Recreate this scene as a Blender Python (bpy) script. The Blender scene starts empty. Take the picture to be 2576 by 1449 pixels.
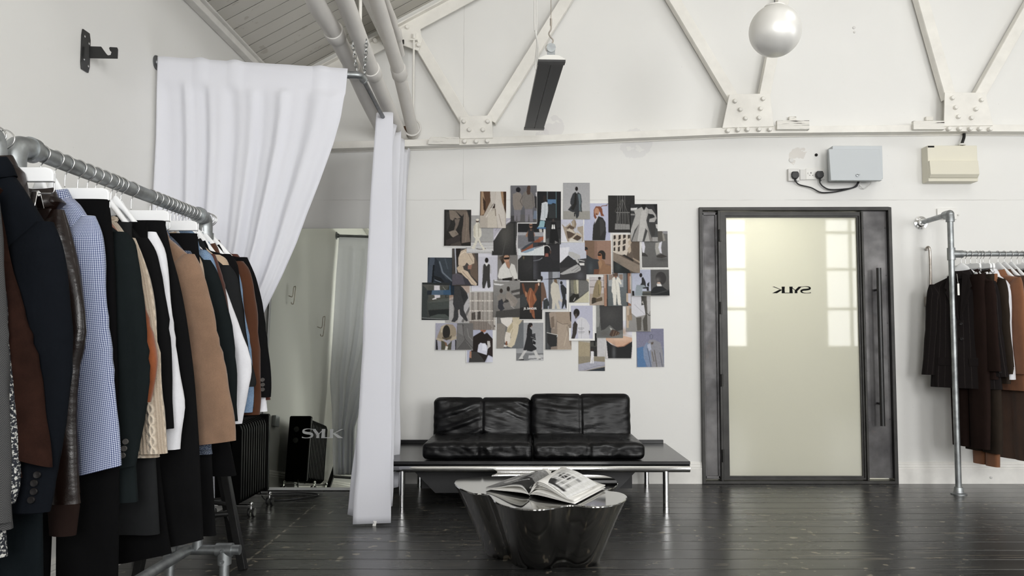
import bpy, bmesh, math, random
import numpy as np
from mathutils import Vector, Matrix, noise
from math import sin, cos, pi, radians as R

sc = bpy.context.scene
COL = sc.collection
# ------------------------------------------------------------------ camera
F, CX, CY, PITCH, CAMZ = 2000.0, 1330.0, 746.0, R(3.4), 1.095
cam_d = bpy.data.cameras.new('camera'); cam = bpy.data.objects.new('camera', cam_d); COL.objects.link(cam)
cam_d.sensor_width = 36.0; cam_d.lens = 36.0*F/2576
cam_d.shift_x = (1288-CX)/2576; cam_d.shift_y = (CY-724.5)/2576
cam.location = (0, 0, CAMZ); cam.rotation_euler = (R(90)+PITCH, 0, 0)
cam_d.clip_start = 0.02
sc.camera = cam
# ------------------------------------------------------------------ view / sky / daylight
sc.view_settings.view_transform = 'Standard'; sc.view_settings.look = 'None'
sc.view_settings.exposure = -0.10; sc.view_settings.gamma = 1.0; sc.view_settings.use_curve_mapping = False
try:
    sc.cycles.use_denoising = True; sc.cycles.max_bounces = 10; sc.cycles.diffuse_bounces = 6
    sc.cycles.glossy_bounces = 5; sc.cycles.sample_clamp_indirect = 8; sc.cycles.caustics_reflective = False; sc.cycles.caustics_refractive = False
except Exception:
    pass
world = bpy.data.worlds.new('overcast_sky'); sc.world = world; world.use_nodes = True
bg = world.node_tree.nodes['Background']; bg.inputs[0].default_value = (0.86, 0.92, 1.0, 1); bg.inputs[1].default_value = 1.6
def area(name, loc, rot, sx, sy, power, col):
    l = bpy.data.lights.new(name, 'AREA'); l.shape = 'RECTANGLE'; l.size = sx; l.size_y = sy; l.energy = power; l.color = col
    o = bpy.data.objects.new(name, l); COL.objects.link(o); o.location = loc; o.rotation_euler = rot; return o
YB, XL, XR, YR = 6.32, -2.05, 7.35, -2.6           # back wall, left wall, right wall, window wall behind the camera
SLOPE = 0.55; XRIDGE = 2.65
REAR_WIN = [(-0.5, 1.15), (2.6, 4.25), (5.7, 7.15)]; RZ0, RZ1 = 1.0, 3.55
SIDE_WIN = [(-1.7, 0.2), (1.2, 3.1)]; SZ0, SZ1 = 0.95, 3.0
SKY_LIT = (1.0, 0.995, 0.985)
for i, (a, b) in enumerate(REAR_WIN):
    area('daylight', ((a+b)/2, YR-0.08, (RZ0+RZ1)/2), (R(90), 0, 0), b-a, RZ1-RZ0, [235, 265, 180][i], SKY_LIT)
for i, (a, b) in enumerate(SIDE_WIN):
    area('daylight', (XR+0.08, (a+b)/2, (SZ0+SZ1)/2), (R(90), 0, R(90)), b-a, SZ1-SZ0, [5, 42][i], SKY_LIT)
# added roof lights, unseen above the frame, put in to brighten the room
ADDED_ROOFLIGHT = [(1.55, 0.6, 1), (3.75, 0.6, -1), (1.55, 3.0, 1), (3.75, 3.4, -1)]
ZE = 3.185
def roof_z(x): return ZE + SLOPE*(x-XL) if x < XRIDGE else ZE + SLOPE*(XRIDGE-XL) - SLOPE*(x-XRIDGE)
for (x, y, s) in ADDED_ROOFLIGHT:
    area('daylight', (x, y, roof_z(x)-0.03), (0, -math.atan(SLOPE)*s, 0), 1.1, 1.5, 28 if (s < 0 and y > 2) else 3, (1.0, 0.99, 0.97))  # added fill lamps hung just under the closed ceiling
area('corridor_lamp', (1.75, 7.1, 2.3), (R(-25), 0, 0), 0.6, 0.6, 36, (1.0, 0.97, 0.86))

# ------------------------------------------------------------------ pixel <-> place (2576 x 1449), at a real depth / height / side plane
_s, _c = sin(PITCH), cos(PITCH)
def ray(px, py):
    x = (px-CX)/F; y = (CY-py)/F
    return (x, _c-y*_s, _s+y*_c)
def atY(px, py, Y):
    d = ray(px, py); t = Y/d[1]; return Vector((d[0]*t, Y, CAMZ+d[2]*t))
def atZ(px, py, z):
    d = ray(px, py); t = (z-CAMZ)/d[2]; return Vector((d[0]*t, d[1]*t, z))
def atX(px, py, X):
    d = ray(px, py); t = X/d[0]; return Vector((X, d[1]*t, CAMZ+d[2]*t))

# ------------------------------------------------------------------ scene-tree helpers
def wm(o):
    m = o.matrix_basis.copy()
    p = o.parent
    if p is not None:
        m = wm(p) @ o.matrix_parent_inverse @ m
    return m
def tag(o, label=None, cat=None, group=None, kind=None):
    if label: o['label'] = label
    if cat: o['category'] = cat
    if group: o['group'] = group
    if kind: o['kind'] = kind
    return o
def thing(name, label, cat, loc=(0, 0, 0), rz=0.0, group=None, kind=None):
    o = bpy.data.objects.new(name, None); COL.objects.link(o); o.empty_display_size = 0.1
    o.location = loc; o.rotation_euler = (0, 0, rz)
    return tag(o, label, cat, group, kind)
def copy_tree(o, parent=None):
    c = o.copy(); COL.objects.link(c)
    if parent is not None: c.parent = parent
    for ch in list(o.children): copy_tree(ch, c)
    return c

class MB:
    def __init__(s): s.v, s.f, s.mi, s.uv = [], [], [], []
    def add(s, vs, fs, mi=0, uvs=None):
        o = len(s.v); s.v += [tuple(p) for p in vs]
        for k, fc in enumerate(fs):
            s.f.append([i+o for i in fc]); s.mi.append(mi)
            s.uv.append(uvs[k] if uvs else None)
    def box(s, c, d, rot=None, mi=0):
        hx, hy, hz = d[0]/2, d[1]/2, d[2]/2; c = Vector(c)
        vs = [Vector((x, y, z)) for x in (-hx, hx) for y in (-hy, hy) for z in (-hz, hz)]
        if rot is not None:
            M = rot if isinstance(rot, Matrix) else Matrix.Rotation(rot, 3, 'Z')
            vs = [M @ p for p in vs]
        s.add([c+p for p in vs], [(0, 1, 3, 2), (4, 6, 7, 5), (0, 4, 5, 1), (2, 3, 7, 6), (0, 2, 6, 4), (1, 5, 7, 3)], mi)
    def bar(s, p0, p1, w, d, up=(0, 1, 0), mi=0):
        """rectangular bar from p0 to p1, width w across, depth d along up"""
        p0, p1 = Vector(p0), Vector(p1); t = (p1-p0).normalized(); u = Vector(up); u = (u-t*u.dot(t)).normalized(); n = t.cross(u)
        a = n*(w/2); b = u*(d/2)
        vs = [p+q for p in (p0, p1) for q in (-a-b, a-b, a+b, -a+b)]
        s.add(vs, [(0, 3, 2, 1), (4, 5, 6, 7), (0, 1, 5, 4), (1, 2, 6, 5), (2, 3, 7, 6), (3, 0, 4, 7)], mi)
    def prism(s, poly, vec, mi=0):
        n = len(poly); vec = Vector(vec); a = [Vector(p) for p in poly]
        vs = a+[p+vec for p in a]
        fs = [tuple(range(n))[::-1], tuple(range(n, 2*n))]+[(i, (i+1) % n, n+(i+1) % n, n+i) for i in range(n)]
        s.add(vs, fs, mi)
    def loft(s, rings, cap0=True, cap1=True, closed=True, mi=0, uv=True):
        n = len(rings[0]); vs = []; fs = []; uvs = []
        for r in rings: vs += list(r)
        us = [0.0]
        mid = rings[len(rings)//2]
        for i in range(n): us.append(us[-1]+(Vector(mid[(i+1) % n])-Vector(mid[i])).length)
        vv = [0.0]
        for k in range(1, len(rings)):
            vv.append(vv[-1]+sum((Vector(rings[k][i])-Vector(rings[k-1][i])).length for i in range(0, n, max(1, n//6)))/len(range(0, n, max(1, n//6))))
        for k in range(len(rings)-1):
            for i in range(n if closed else n-1):
                j = (i+1) % n
                fs.append((k*n+i, k*n+j, (k+1)*n+j, (k+1)*n+i))
                uvs.append([(us[i], vv[k]), (us[i+1], vv[k]), (us[i+1], vv[k+1]), (us[i], vv[k+1])])
        if closed and cap0: fs.append(tuple(range(n))[::-1]); uvs.append(None)
        if closed and cap1: fs.append(tuple((len(rings)-1)*n+i for i in range(n))); uvs.append(None)
        s.add(vs, fs, mi, uvs)
    def tube(s, path, r, n=10, caps=True, mi=0, closed=False):
        P = [Vector(p) for p in path]; m = len(P); rr = r if isinstance(r, (list, tuple)) else [r]*m
        T = []
        for i in range(m):
            a = P[(i-1) % m] if (closed or i > 0) else P[i]; b = P[(i+1) % m] if (closed or i < m-1) else P[i]
            T.append((b-a).normalized())
        u = Vector((0, 0, 1)) if abs(T[0].z) < 0.9 else Vector((1, 0, 0))
        u = (u-T[0]*u.dot(T[0])).normalized(); rings = []
        for i in range(m):
            u = (u-T[i]*u.dot(T[i])).normalized(); w = T[i].cross(u)
            rings.append([P[i]+(u*cos(2*pi*k/n)+w*sin(2*pi*k/n))*rr[i] for k in range(n)])
        if closed: rings.append(rings[0])
        s.loft(rings, caps and not closed, caps and not closed, True, mi)
    def cyl(s, p0, p1, r, n=16, mi=0, r1=None): s.tube([p0, p1], [r, r if r1 is None else r1], n, True, mi)
    def lathe(s, c, prof, n=24, axis='Z', mi=0):
        c = Vector(c); rings = []
        for (r, h) in prof:
            ring = []
            for k in range(n):
                a = 2*pi*k/n; p = (r*cos(a), r*sin(a), h)
                if axis == 'Y': p = (r*cos(a), h, -r*sin(a))
                if axis == 'X': p = (h, r*cos(a), r*sin(a))
                ring.append(c+Vector(p))
            rings.append(ring)
        s.loft(rings, True, True, True, mi)
    def grid(s, P, mi=0):
        nu, nv = len(P), len(P[0]); vs = [p for row in P for p in row]; fs = []; uvs = []
        us = [0.0]
        for i in range(1, nu): us.append(us[-1]+(Vector(P[i][nv//2])-Vector(P[i-1][nv//2])).length)
        vv = [0.0]
        for j in range(1, nv): vv.append(vv[-1]+(Vector(P[nu//2][j])-Vector(P[nu//2][j-1])).length)
        for i in range(nu-1):
            for j in range(nv-1):
                fs.append((i*nv+j, (i+1)*nv+j, (i+1)*nv+j+1, i*nv+j+1))
                uvs.append([(us[i], vv[j]), (us[i+1], vv[j]), (us[i+1], vv[j+1]), (us[i], vv[j+1])])
        s.add(vs, fs, mi, uvs)
    def ball(s, c, r, n=16, m=10, mi=0, sz=1.0):
        s.lathe(c, [(max(1e-4, r*sin(pi*i/m)), -r*sz*cos(pi*i/m)) for i in range(m+1)], n, 'Z', mi)
    def build(s, name, mats, parent=None, smooth=35, bevel=0.0, bseg=2, sub=0, solid=0.0, local=False, cols=None):
        me = bpy.data.meshes.new(name); me.from_pydata([tuple(p) for p in s.v], [], s.f)
        if not isinstance(mats, (list, tuple)): mats = [mats]
        for m in mats: me.materials.append(m)
        me.polygons.foreach_set('material_index', s.mi)
        if any(u is not None for u in s.uv):
            lay = me.uv_layers.new(name='UVMap'); buf = []
            for fc, u in zip(s.f, s.uv):
                buf += [c for q in (u if u else [(0, 0)]*len(fc)) for c in q]
            lay.data.foreach_set('uv', buf)
        bm = bmesh.new(); bm.from_mesh(me)
        if solid == 0.0 and cols is None: bmesh.ops.remove_doubles(bm, verts=bm.verts, dist=1e-6)
        bmesh.ops.recalc_face_normals(bm, faces=bm.faces); bm.to_mesh(me); bm.free()
        if cols is not None:
            at = me.color_attributes.new('print', 'FLOAT_COLOR', 'POINT'); at.data.foreach_set('color', cols)
        if smooth:
            me.polygons.foreach_set('use_smooth', [True]*len(me.polygons))
            if smooth < 180: me.set_sharp_from_angle(angle=R(smooth))
        o = bpy.data.objects.new(name, me); COL.objects.link(o)
        if parent is not None:
            o.parent = parent
            if not local: o.matrix_parent_inverse = wm(parent).inverted()
        if solid:
            md = o.modifiers.new('thickness', 'SOLIDIFY'); md.thickness = solid; md.offset = 0
        if bevel:
            md = o.modifiers.new('bevel', 'BEVEL'); md.width = bevel; md.segments = bseg; md.limit_method = 'ANGLE'; md.angle_limit = R(40)
        if sub:
            md = o.modifiers.new('subdivide', 'SUBSURF'); md.levels = sub; md.render_levels = sub
        return o

# ------------------------------------------------------------------ materials
def srgb(h):
    h = h.lstrip('#')
    if len(h) == 2: h = h*3
    c = [int(h[i:i+2], 16)/255 for i in (0, 2, 4)]
    return tuple(x/12.92 if x <= 0.04045 else ((x+0.055)/1.055)**2.4 for x in c)
class NT:
    def __init__(s, name):
        s.m = bpy.data.materials.new(name); s.m.use_nodes = True; s.t = s.m.node_tree; s.p = s.t.nodes['Principled BSDF']
    def n(s, typ, **kw):
        nd = s.t.nodes.new(typ)
        for k, v in kw.items():
            if k.startswith('i_'): nd.inputs[int(k[2:])].default_value = v
            else: setattr(nd, k, v)
        return nd
    def l(s, a, b): s.t.links.new(a, b)
    def math(s, op, a, b=None, clamp=False):
        nd = s.n('ShaderNodeMath', operation=op, use_clamp=clamp)
        for k, x in enumerate((a, b)):
            if x is None: continue
            if isinstance(x, (int, float)): nd.inputs[k].default_value = x
            else: s.l(x, nd.inputs[k])
        return nd.outputs[0]
    def mix(s, fac, a, b, mode='MIX'):
        nd = s.n('ShaderNodeMix', data_type='RGBA', blend_type=mode)
        for k, x in ((0, fac), (6, a), (7, b)):
            if isinstance(x, (int, float)): nd.inputs[k].default_value = x
            elif isinstance(x, tuple): nd.inputs[k].default_value = (*x[:3], 1)
            else: s.l(x, nd.inputs[k])
        return nd.outputs[2]
    def ramp(s, x, a, b, lo=0.0, hi=1.0):
        nd = s.n('ShaderNodeMapRange'); nd.inputs[1].default_value = a; nd.inputs[2].default_value = b
        nd.inputs[3].default_value = lo; nd.inputs[4].default_value = hi; s.l(x, nd.inputs[0]); return nd.outputs[0]
    def coord(s, which='Object', scale=(1, 1, 1)):
        tc = s.n('ShaderNodeTexCoord'); mp = s.n('ShaderNodeMapping'); mp.inputs[3].default_value = scale
        s.l(tc.outputs[which], mp.inputs[0]); return mp.outputs[0]
    def noise(s, vec, scale, detail=4.0, rough=0.55):
        nd = s.n('ShaderNodeTexNoise'); nd.inputs['Scale'].default_value = scale; nd.inputs['Detail'].default_value = detail
        nd.inputs['Roughness'].default_value = rough; s.l(vec, nd.inputs['Vector']); return nd.outputs[0]
    def bump(s, h, strength=0.3, dist=0.01):
        nd = s.n('ShaderNodeBump'); nd.inputs['Strength'].default_value = strength; nd.inputs['Distance'].default_value = dist
        s.l(h, nd.inputs['Height']); s.l(nd.outputs[0], s.p.inputs['Normal']); return nd
    def base(s, col=None, rough=0.5, metal=0.0, spec=0.5):
        if col is not None:
            if isinstance(col, tuple): s.p.inputs['Base Color'].default_value = (*col[:3], 1)
            else: s.l(col, s.p.inputs['Base Color'])
        if isinstance(rough, (int, float)): s.p.inputs['Roughness'].default_value = rough
        else: s.l(rough, s.p.inputs['Roughness'])
        s.p.inputs['Metallic'].default_value = metal; s.p.inputs['Specular IOR Level'].default_value = spec
        return s
def simple(name, h, rough=0.5, metal=0.0, spec=0.5, nscale=0, namt=0.15, bump=0.0, bscale=200):
    t = NT(name); c = srgb(h) if isinstance(h, str) else h; col = c
    v = t.coord('Object')
    if nscale:
        k = t.noise(v, nscale, 5); a = tuple(x*(1-namt) for x in c); b = tuple(min(1, x*(1+namt)) for x in c)
        col = t.mix(t.ramp(k, 0.3, 0.7), a, b)
    t.base(col, rough, metal, spec)
    if bump: t.bump(t.noise(v, bscale, 3), bump, 0.002)
    return t.m
def cloth(name, h, rough=0.92, namt=0.2, nscale=6, weave=900, bump=0.25, sheen=0.15):
    t = NT(name); c = srgb(h); v = t.coord('Object')
    k = t.noise(v, nscale, 5); g = t.noise(v, weave, 2)
    col = t.mix(t.ramp(k, 0.3, 0.7), tuple(x*(1-namt) for x in c), tuple(min(1, x*(1+namt)) for x in c))
    col = t.mix(0.2, col, t.mix(t.ramp(g, 0.35, 0.65), tuple(x*0.6 for x in c), tuple(min(1, x*1.4) for x in c)))
    t.base(col, rough, 0, 0.25)
    if max(c) < 0.035: sheen = 0.0; t.p.inputs['Specular IOR Level'].default_value = 0.08
    t.p.inputs['Sheen Weight'].default_value = sheen; t.p.inputs['Sheen Roughness'].default_value = 0.6
    if bump:
        mp = t.n('ShaderNodeMapping'); mp.inputs[3].default_value = (1.6, 1.6, 0.7); t.l(v, mp.inputs[0])
        t.bump(t.math('ADD', t.math('MULTIPLY', g, 0.05), t.noise(mp.outputs[0], 8, 3)), 0.32, 0.022)
    return t.m

def mat_wall(name, c, crack=False):
    t = NT(name); geo = t.n('ShaderNodeNewGeometry'); pos = geo.outputs['Position']
    k = t.noise(pos, 0.9, 6); k2 = t.noise(pos, 14, 5)
    col = t.mix(t.ramp(k, 0.3, 0.75), tuple(x*0.955 for x in c), c)
    sep = t.n('ShaderNodeSeparateXYZ'); t.l(pos, sep.inputs[0]); x, z = sep.outputs[0], sep.outputs[2]
    if crack:
        wob = t.math('MULTIPLY', t.math('SUBTRACT', t.noise(pos, 6, 6), 0.5), 0.012)
        zc = atY(1400, 503, YB).z; xc = atY(1166, 300, YB).x
        d1 = t.math('ABSOLUTE', t.math('SUBTRACT', t.math('ADD', z, wob), zc))
        m1 = t.ramp(d1, 0.0012, 0.003, 1, 0)
        d2 = t.math('ABSOLUTE', t.math('SUBTRACT', t.math('ADD', x, wob), xc))
        m2 = t.math('MULTIPLY', t.ramp(d2, 0.001, 0.0025, 1, 0), t.ramp(z, zc-0.004, zc, 0, 1))
        m = t.math('MULTIPLY', t.math('MAXIMUM', m1, m2), t.ramp(t.noise(pos, 3.1, 3), 0.38, 0.6, 0.08, 0.5))
        col = t.mix(m, col, (0.28, 0.26, 0.23))
        # bare patches where the paint has flaked, scuffs round the old fixings
        for (px, py, rad, colr, th) in ((1392, 318, 0.14, (0.60, 0.58, 0.60), 0.5), (1600, 362, 0.20, (0.62, 0.61, 0.62), 0.52),
                                        (2010, 395, 0.14, (0.50, 0.44, 0.38), 0.60), (1365, 340, 0.09, (0.60, 0.58, 0.60), 0.5)):
            p = atY(px, py, YB); vd = t.n('ShaderNodeVectorMath', operation='DISTANCE'); t.l(pos, vd.inputs[0]); vd.inputs[1].default_value = p
            inside = t.ramp(vd.outputs['Value'], rad*0.55, rad, 1, 0)
            mm = t.ramp(t.math('MULTIPLY', t.noise(pos, 11, 6), inside), th-0.08, th-0.06, 0, 0.38)
            col = t.mix(mm, col, colr)
    sp = t.ramp(t.noise(pos, 48, 3), 0.74, 0.78, 0, 0.22)
    col = t.mix(sp, col, (0.42, 0.40, 0.37))
    t.base(col, 0.62, 0, 0.3); t.bump(k2, 0.12, 0.006)
    return t.m
M = {}
WALLC = (0.795, 0.790, 0.768)
M['wall'] = mat_wall('white_painted_plaster', WALLC, True)
M['wall_plain'] = mat_wall('white_plaster', WALLC)
M['white_steel'] = simple('white_painted_steel', (0.80, 0.78, 0.73), 0.5, nscale=7, namt=0.06, bump=0.35, bscale=60)
M['pipe_paint'] = simple('white_painted_pipe', (0.72, 0.70, 0.67), 0.55, nscale=5, namt=0.05)
M['wood_white'] = simple('white_painted_wood', (0.80, 0.785, 0.75), 0.6, nscale=9, namt=0.06)
def mat_flaky():
    t = NT('flaking_white_timber'); v = t.coord('Object', (3, 3, 60)); k = t.noise(v, 1.6, 6)
    col = t.mix(t.ramp(k, 0.60, 0.66), (0.78, 0.76, 0.71), (0.10, 0.09, 0.08)); t.base(col, 0.8); t.bump(k, 0.6, 0.01); return t.m
M['flaky'] = mat_flaky()
def mat_planks():
    t = NT('painted_ceiling_planks'); geo = t.n('ShaderNodeNewGeometry'); sep = t.n('ShaderNodeSeparateXYZ'); t.l(geo.outputs['Position'], sep.inputs[0])
    y = t.math('ADD', sep.outputs[1], 20.0); fr = t.math('FRACT', t.math('MULTIPLY', y, 1/0.146)); d = t.math('ABSOLUTE', t.math('SUBTRACT', fr, 0.5))
    w = t.ramp(t.noise(geo.outputs['Position'], 2.3, 3), 0.35, 0.7, 0.482, 0.495)
    m = t.math('GREATER_THAN', d, w)
    pid = t.n('ShaderNodeTexWhiteNoise', noise_dimensions='1D'); t.l(t.math('FLOOR', t.math('MULTIPLY', y, 1/0.146)), pid.inputs['W'])
    col = t.mix(pid.outputs[0], (0.60, 0.585, 0.54), (0.68, 0.66, 0.61))
    col = t.mix(t.ramp(t.noise(geo.outputs['Position'], 9, 5), 0.64, 0.68, 0, 0.5), col, (0.42, 0.39, 0.34))
    col = t.mix(m, col, (0.06, 0.055, 0.05)); t.base(col, 0.6)
    t.bump(t.math('SUBTRACT', 1.0, t.ramp(d, 0.46, 0.5)), 0.7, 0.01); return t.m
M['planks'] = mat_planks()
def mat_floor():
    t = NT('black_painted_floorboards'); geo = t.n('ShaderNodeNewGeometry'); pos = geo.outputs['Position']
    sep = t.n('ShaderNodeSeparateXYZ'); t.l(pos, sep.inputs[0])
    wv = t.math('MULTIPLY', t.math('SUBTRACT', t.noise(pos, 0.6, 2), 0.5), 0.012)
    y = t.math('ADD', t.math('ADD', sep.outputs[1], 20.0), wv); W_ = 0.18
    fr = t.math('FRACT', t.math('MULTIPLY', y, 1/W_)); d = t.math('ABSOLUTE', t.math('SUBTRACT', fr, 0.5))
    bid = t.n('ShaderNodeTexWhiteNoise', noise_dimensions='1D'); t.l(t.math('FLOOR', t.math('MULTIPLY', y, 1/W_)), bid.inputs['W'])
    seam = t.math('GREATER_THAN', d, t.ramp(t.noise(pos, 1.1, 3), 0.3, 0.7, 0.478, 0.494))
    mp = t.n('ShaderNodeMapping'); mp.inputs[3].default_value = (1.2, 14, 1); t.l(pos, mp.inputs[0])
    grain = t.noise(mp.outputs[0], 2.2, 6); big = t.noise(pos, 0.9, 4)
    col = t.mix(t.ramp(grain, 0.3, 0.75), (0.024, 0.024, 0.024), (0.038, 0.038, 0.036))
    col = t.mix(t.math('MULTIPLY', bid.outputs[0], 0.4), col, (0.05, 0.05, 0.048))
    # worn flecks and dragged scratches down to the bare wood
    fl = t.math('MULTIPLY', t.ramp(t.noise(pos, 15, 2), 0.655, 0.668), t.ramp(big, 0.42, 0.5))
    mp2 = t.n('ShaderNodeMapping'); mp2.inputs[2].default_value = (0, 0, R(-58)); mp2.inputs[3].default_value = (0.8, 34, 1); t.l(pos, mp2.inputs[0])
    scr = t.math('MULTIPLY', t.ramp(t.noise(mp2.outputs[0], 1.4, 2), 0.635, 0.655), t.ramp(t.noise(pos, 3.0, 2), 0.5, 0.56))
    col = t.mix(t.math('MULTIPLY', t.math('MAXIMUM', fl, t.math('MULTIPLY', scr, 0.75)), 0.75), col, (0.30, 0.26, 0.20))
    for (pa, pb, wd) in (((612, 1421), (792, 1271), 0.010), ((826, 1293), (886, 1264), 0.010), ((848, 1412), (863, 1398), 0.016), ((560, 1449), (600, 1425), 0.008), ((2455, 1313), (2576, 1340), 0.006)):
        a, b_ = atZ(*pa, 0.0), atZ(*pb, 0.0); d_ = b_-a; L_ = d_.length; d_ = d_/L_
        sb = t.n('ShaderNodeVectorMath', operation='SUBTRACT'); t.l(pos, sb.inputs[0]); sb.inputs[1].default_value = a
        dt = t.n('ShaderNodeVectorMath', operation='DOT_PRODUCT'); t.l(sb.outputs[0], dt.inputs[0]); dt.inputs[1].default_value = d_
        cr = t.n('ShaderNodeVectorMath', operation='DOT_PRODUCT'); t.l(sb.outputs[0], cr.inputs[0]); cr.inputs[1].default_value = (-d_.y, d_.x, 0)
        along = t.math('MULTIPLY', t.math('GREATER_THAN', dt.outputs['Value'], 0.0), t.math('LESS_THAN', dt.outputs['Value'], L_))
        off = t.math('ABSOLUTE', t.math('ADD', cr.outputs['Value'], t.math('MULTIPLY', t.math('SUBTRACT', t.noise(pos, 9, 2), 0.5), 0.03)))
        mk = t.math('MULTIPLY', t.math('MULTIPLY', along, t.ramp(off, wd*0.4, wd, 1, 0)), t.ramp(t.noise(pos, 13, 2), 0.44, 0.54, 0.08, 0.8))
        col = t.mix(mk, col, (0.27, 0.245, 0.20))
    col = t.mix(seam, col, (0.004, 0.004, 0.004))
    rg = t.ramp(t.math('ADD', t.math('MULTIPLY', grain, 0.3), t.math('MULTIPLY', big, 0.7)), 0.3, 0.7, 0.19, 0.36)
    t.base(col, rg, 0, 0.65)
    h = t.math('ADD', t.math('MULTIPLY', t.ramp(d, 0.44, 0.5), -1.0), t.math('ADD', t.math('MULTIPLY', grain, 0.07), t.math('MULTIPLY', bid.outputs[0], 0.25)))
    t.bump(h, 0.35, 0.006); return t.m
M['floor'] = mat_floor()
M['galv'] = simple('galvanised_pipe', (0.30, 0.315, 0.32), 0.42, 0.85, nscale=16, namt=0.3, bump=0.15, bscale=40)
M['galv_dark'] = simple('dull_iron_pipe', (0.16, 0.165, 0.17), 0.45, 0.8, nscale=14, namt=0.3)
M['chrome'] = simple('polished_chrome', (0.80, 0.80, 0.80), 0.08, 1.0)
M['wire'] = simple('hook_wire', (0.62, 0.62, 0.62), 0.25, 1.0)
M['black'] = simple('black_satin_metal', (0.012, 0.012, 0.012), 0.35)
M['black_gloss'] = simple('black_gloss_enamel', (0.003, 0.003, 0.003), 0.45, spec=0.10); M['black_gloss'].node_tree.nodes['Principled BSDF'].inputs['IOR'].default_value = 1.18
M['black_wood'] = simple('black_stained_wood', (0.007, 0.007, 0.007), 0.48, spec=0.25, nscale=20, namt=0.3)
M['lacquer'] = simple('black_lacquered_board', (0.016, 0.016, 0.017), 0.22, nscale=4, namt=0.2)
M['board'] = simple('dark_grey_board', (0.022, 0.022, 0.023), 0.5)
M['white_plastic'] = simple('white_plastic', (0.78, 0.77, 0.74), 0.35)
M['plate_grey'] = simple('grey_white_plastic', (0.66, 0.65, 0.63), 0.4)
M['white_hanger'] = simple('white_lacquered_hanger', (0.84, 0.85, 0.86), 0.35)
M['box_grey'] = simple('grey_painted_sheet_metal', (0.52, 0.55, 0.57), 0.4)
M['box_cream'] = simple('cream_painted_sheet_metal', (0.70, 0.67, 0.56), 0.42)
M['steel'] = simple('brushed_steel', (0.42, 0.38, 0.34), 0.3, 1.0, nscale=20, namt=0.3)
M['cable'] = simple('black_rubber_cable', (0.010, 0.010, 0.011), 0.45)
M['cable_white'] = simple('white_cable', (0.70, 0.69, 0.66), 0.5)
M['rust_pack'] = simple('brown_packing', (0.10, 0.045, 0.02), 0.9, nscale=25, namt=0.5)
M['dark'] = simple('dark_void', (0.01, 0.01, 0.01), 0.9)
M['mirror'] = simple('mirror_silvering', (0.86, 0.89, 0.79), 0.012, 1.0)
M['mirror_edge'] = simple('mirror_backing_edge', (0.55, 0.56, 0.54), 0.4)
M['letter_white'] = simple('white_vinyl_letters', (0.62, 0.63, 0.62), 0.5)
M['letter_black'] = simple('black_vinyl_letters', (0.002, 0.002, 0.002), 0.6, spec=0.1)
M['table_steel'] = simple('polished_dark_steel', (0.52, 0.515, 0.50), 0.05, 1.0)
M['table_side'] = simple('shaded_steel_side', (0.46, 0.45, 0.43), 0.10, 1.0)  # darker copy of the tabletop steel; dark floor reflection put into the colour
def mat_doorsteel():
    t = NT('waxed_raw_steel'); v = t.coord('Object'); k = t.noise(v, 3.2, 6); k2 = t.noise(v, 13, 5)
    col = t.mix(t.ramp(k, 0.32, 0.7), (0.045, 0.043, 0.045), (0.15, 0.145, 0.145)); col = t.mix(t.ramp(k2, 0.62, 0.75, 0, 0.35), col, (0.17, 0.135, 0.12))
    t.base(col, t.ramp(k2, 0.3, 0.7, 0.38, 0.55), 0.55, 0.5); return t.m
M['doorsteel'] = mat_doorsteel()
M['doorframe'] = simple('dark_steel_section', (0.028, 0.027, 0.025), 0.42, 0.4, nscale=8, namt=0.4)
def mat_frost():
    t = NT('frosted_door_glass'); tr = t.n('ShaderNodeBsdfTranslucent'); tr.inputs[0].default_value = (0.86, 0.86, 0.79, 1)
    t.base((0.60, 0.595, 0.535), 0.03, 0, 0.5); t.p.inputs['IOR'].default_value = 1.5
    gl = t.n('ShaderNodeMixShader', i_0=0.42); out = t.t.nodes['Material Output']
    t.l(t.p.outputs[0], gl.inputs[1]); t.l(tr.outputs[0], gl.inputs[2]); t.l(gl.outputs[0], out.inputs[0]); return t.m
M['frost'] = mat_frost()
def mat_curtain():
    t = NT('white_curtain_cotton'); v = t.coord('Object'); g = t.noise(v, 700, 2); k = t.noise(v, 5, 4)
    t.base((0.905, 0.912, 0.96), 0.85, 0, 0.2); t.bump(t.math('ADD', t.math('MULTIPLY', g, 0.15), k), 0.25, 0.008)
    tr = t.n('ShaderNodeBsdfTranslucent'); tr.inputs[0].default_value = (0.95, 0.95, 0.97, 1); mx = t.n('ShaderNodeMixShader', i_0=0.40)
    t.l(t.p.outputs[0], mx.inputs[1]); t.l(tr.outputs[0], mx.inputs[2]); t.l(mx.outputs[0], t.t.nodes['Material Output'].inputs[0]); return t.m
M['curtain'] = mat_curtain()
def mat_leather(name, c, rough=0.34, scale=9, st=0.5, spec=0.5, det=2):
    t = NT(name); v = t.coord('Object'); k = t.noise(v, scale, det, 0.5); vo = t.n('ShaderNodeTexVoronoi'); vo.inputs['Scale'].default_value = 260; t.l(v, vo.inputs['Vector'])
    mp = t.n('ShaderNodeMapping'); mp.inputs[3].default_value = (2.0, 2, 7); mp.inputs[2].default_value = (0.3, 0.5, 0.4); t.l(v, mp.inputs[0]); k2 = t.noise(mp.outputs[0], 4, det)
    t.base(t.mix(t.ramp(k, 0.3, 0.7), tuple(x*0.7 for x in c), tuple(x*1.3 for x in c)), t.ramp(k, 0.3, 0.7, rough-0.06, rough+0.12), 0, spec)
    t.bump(t.math('ADD', t.math('ADD', k, k2), t.math('MULTIPLY', vo.outputs[0], 0.05)), st, 0.02); return t.m
M['leather'] = mat_leather('black_leather', (0.003, 0.003, 0.0035), 0.30, 7, 0.16, 0.26, 2)
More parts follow.
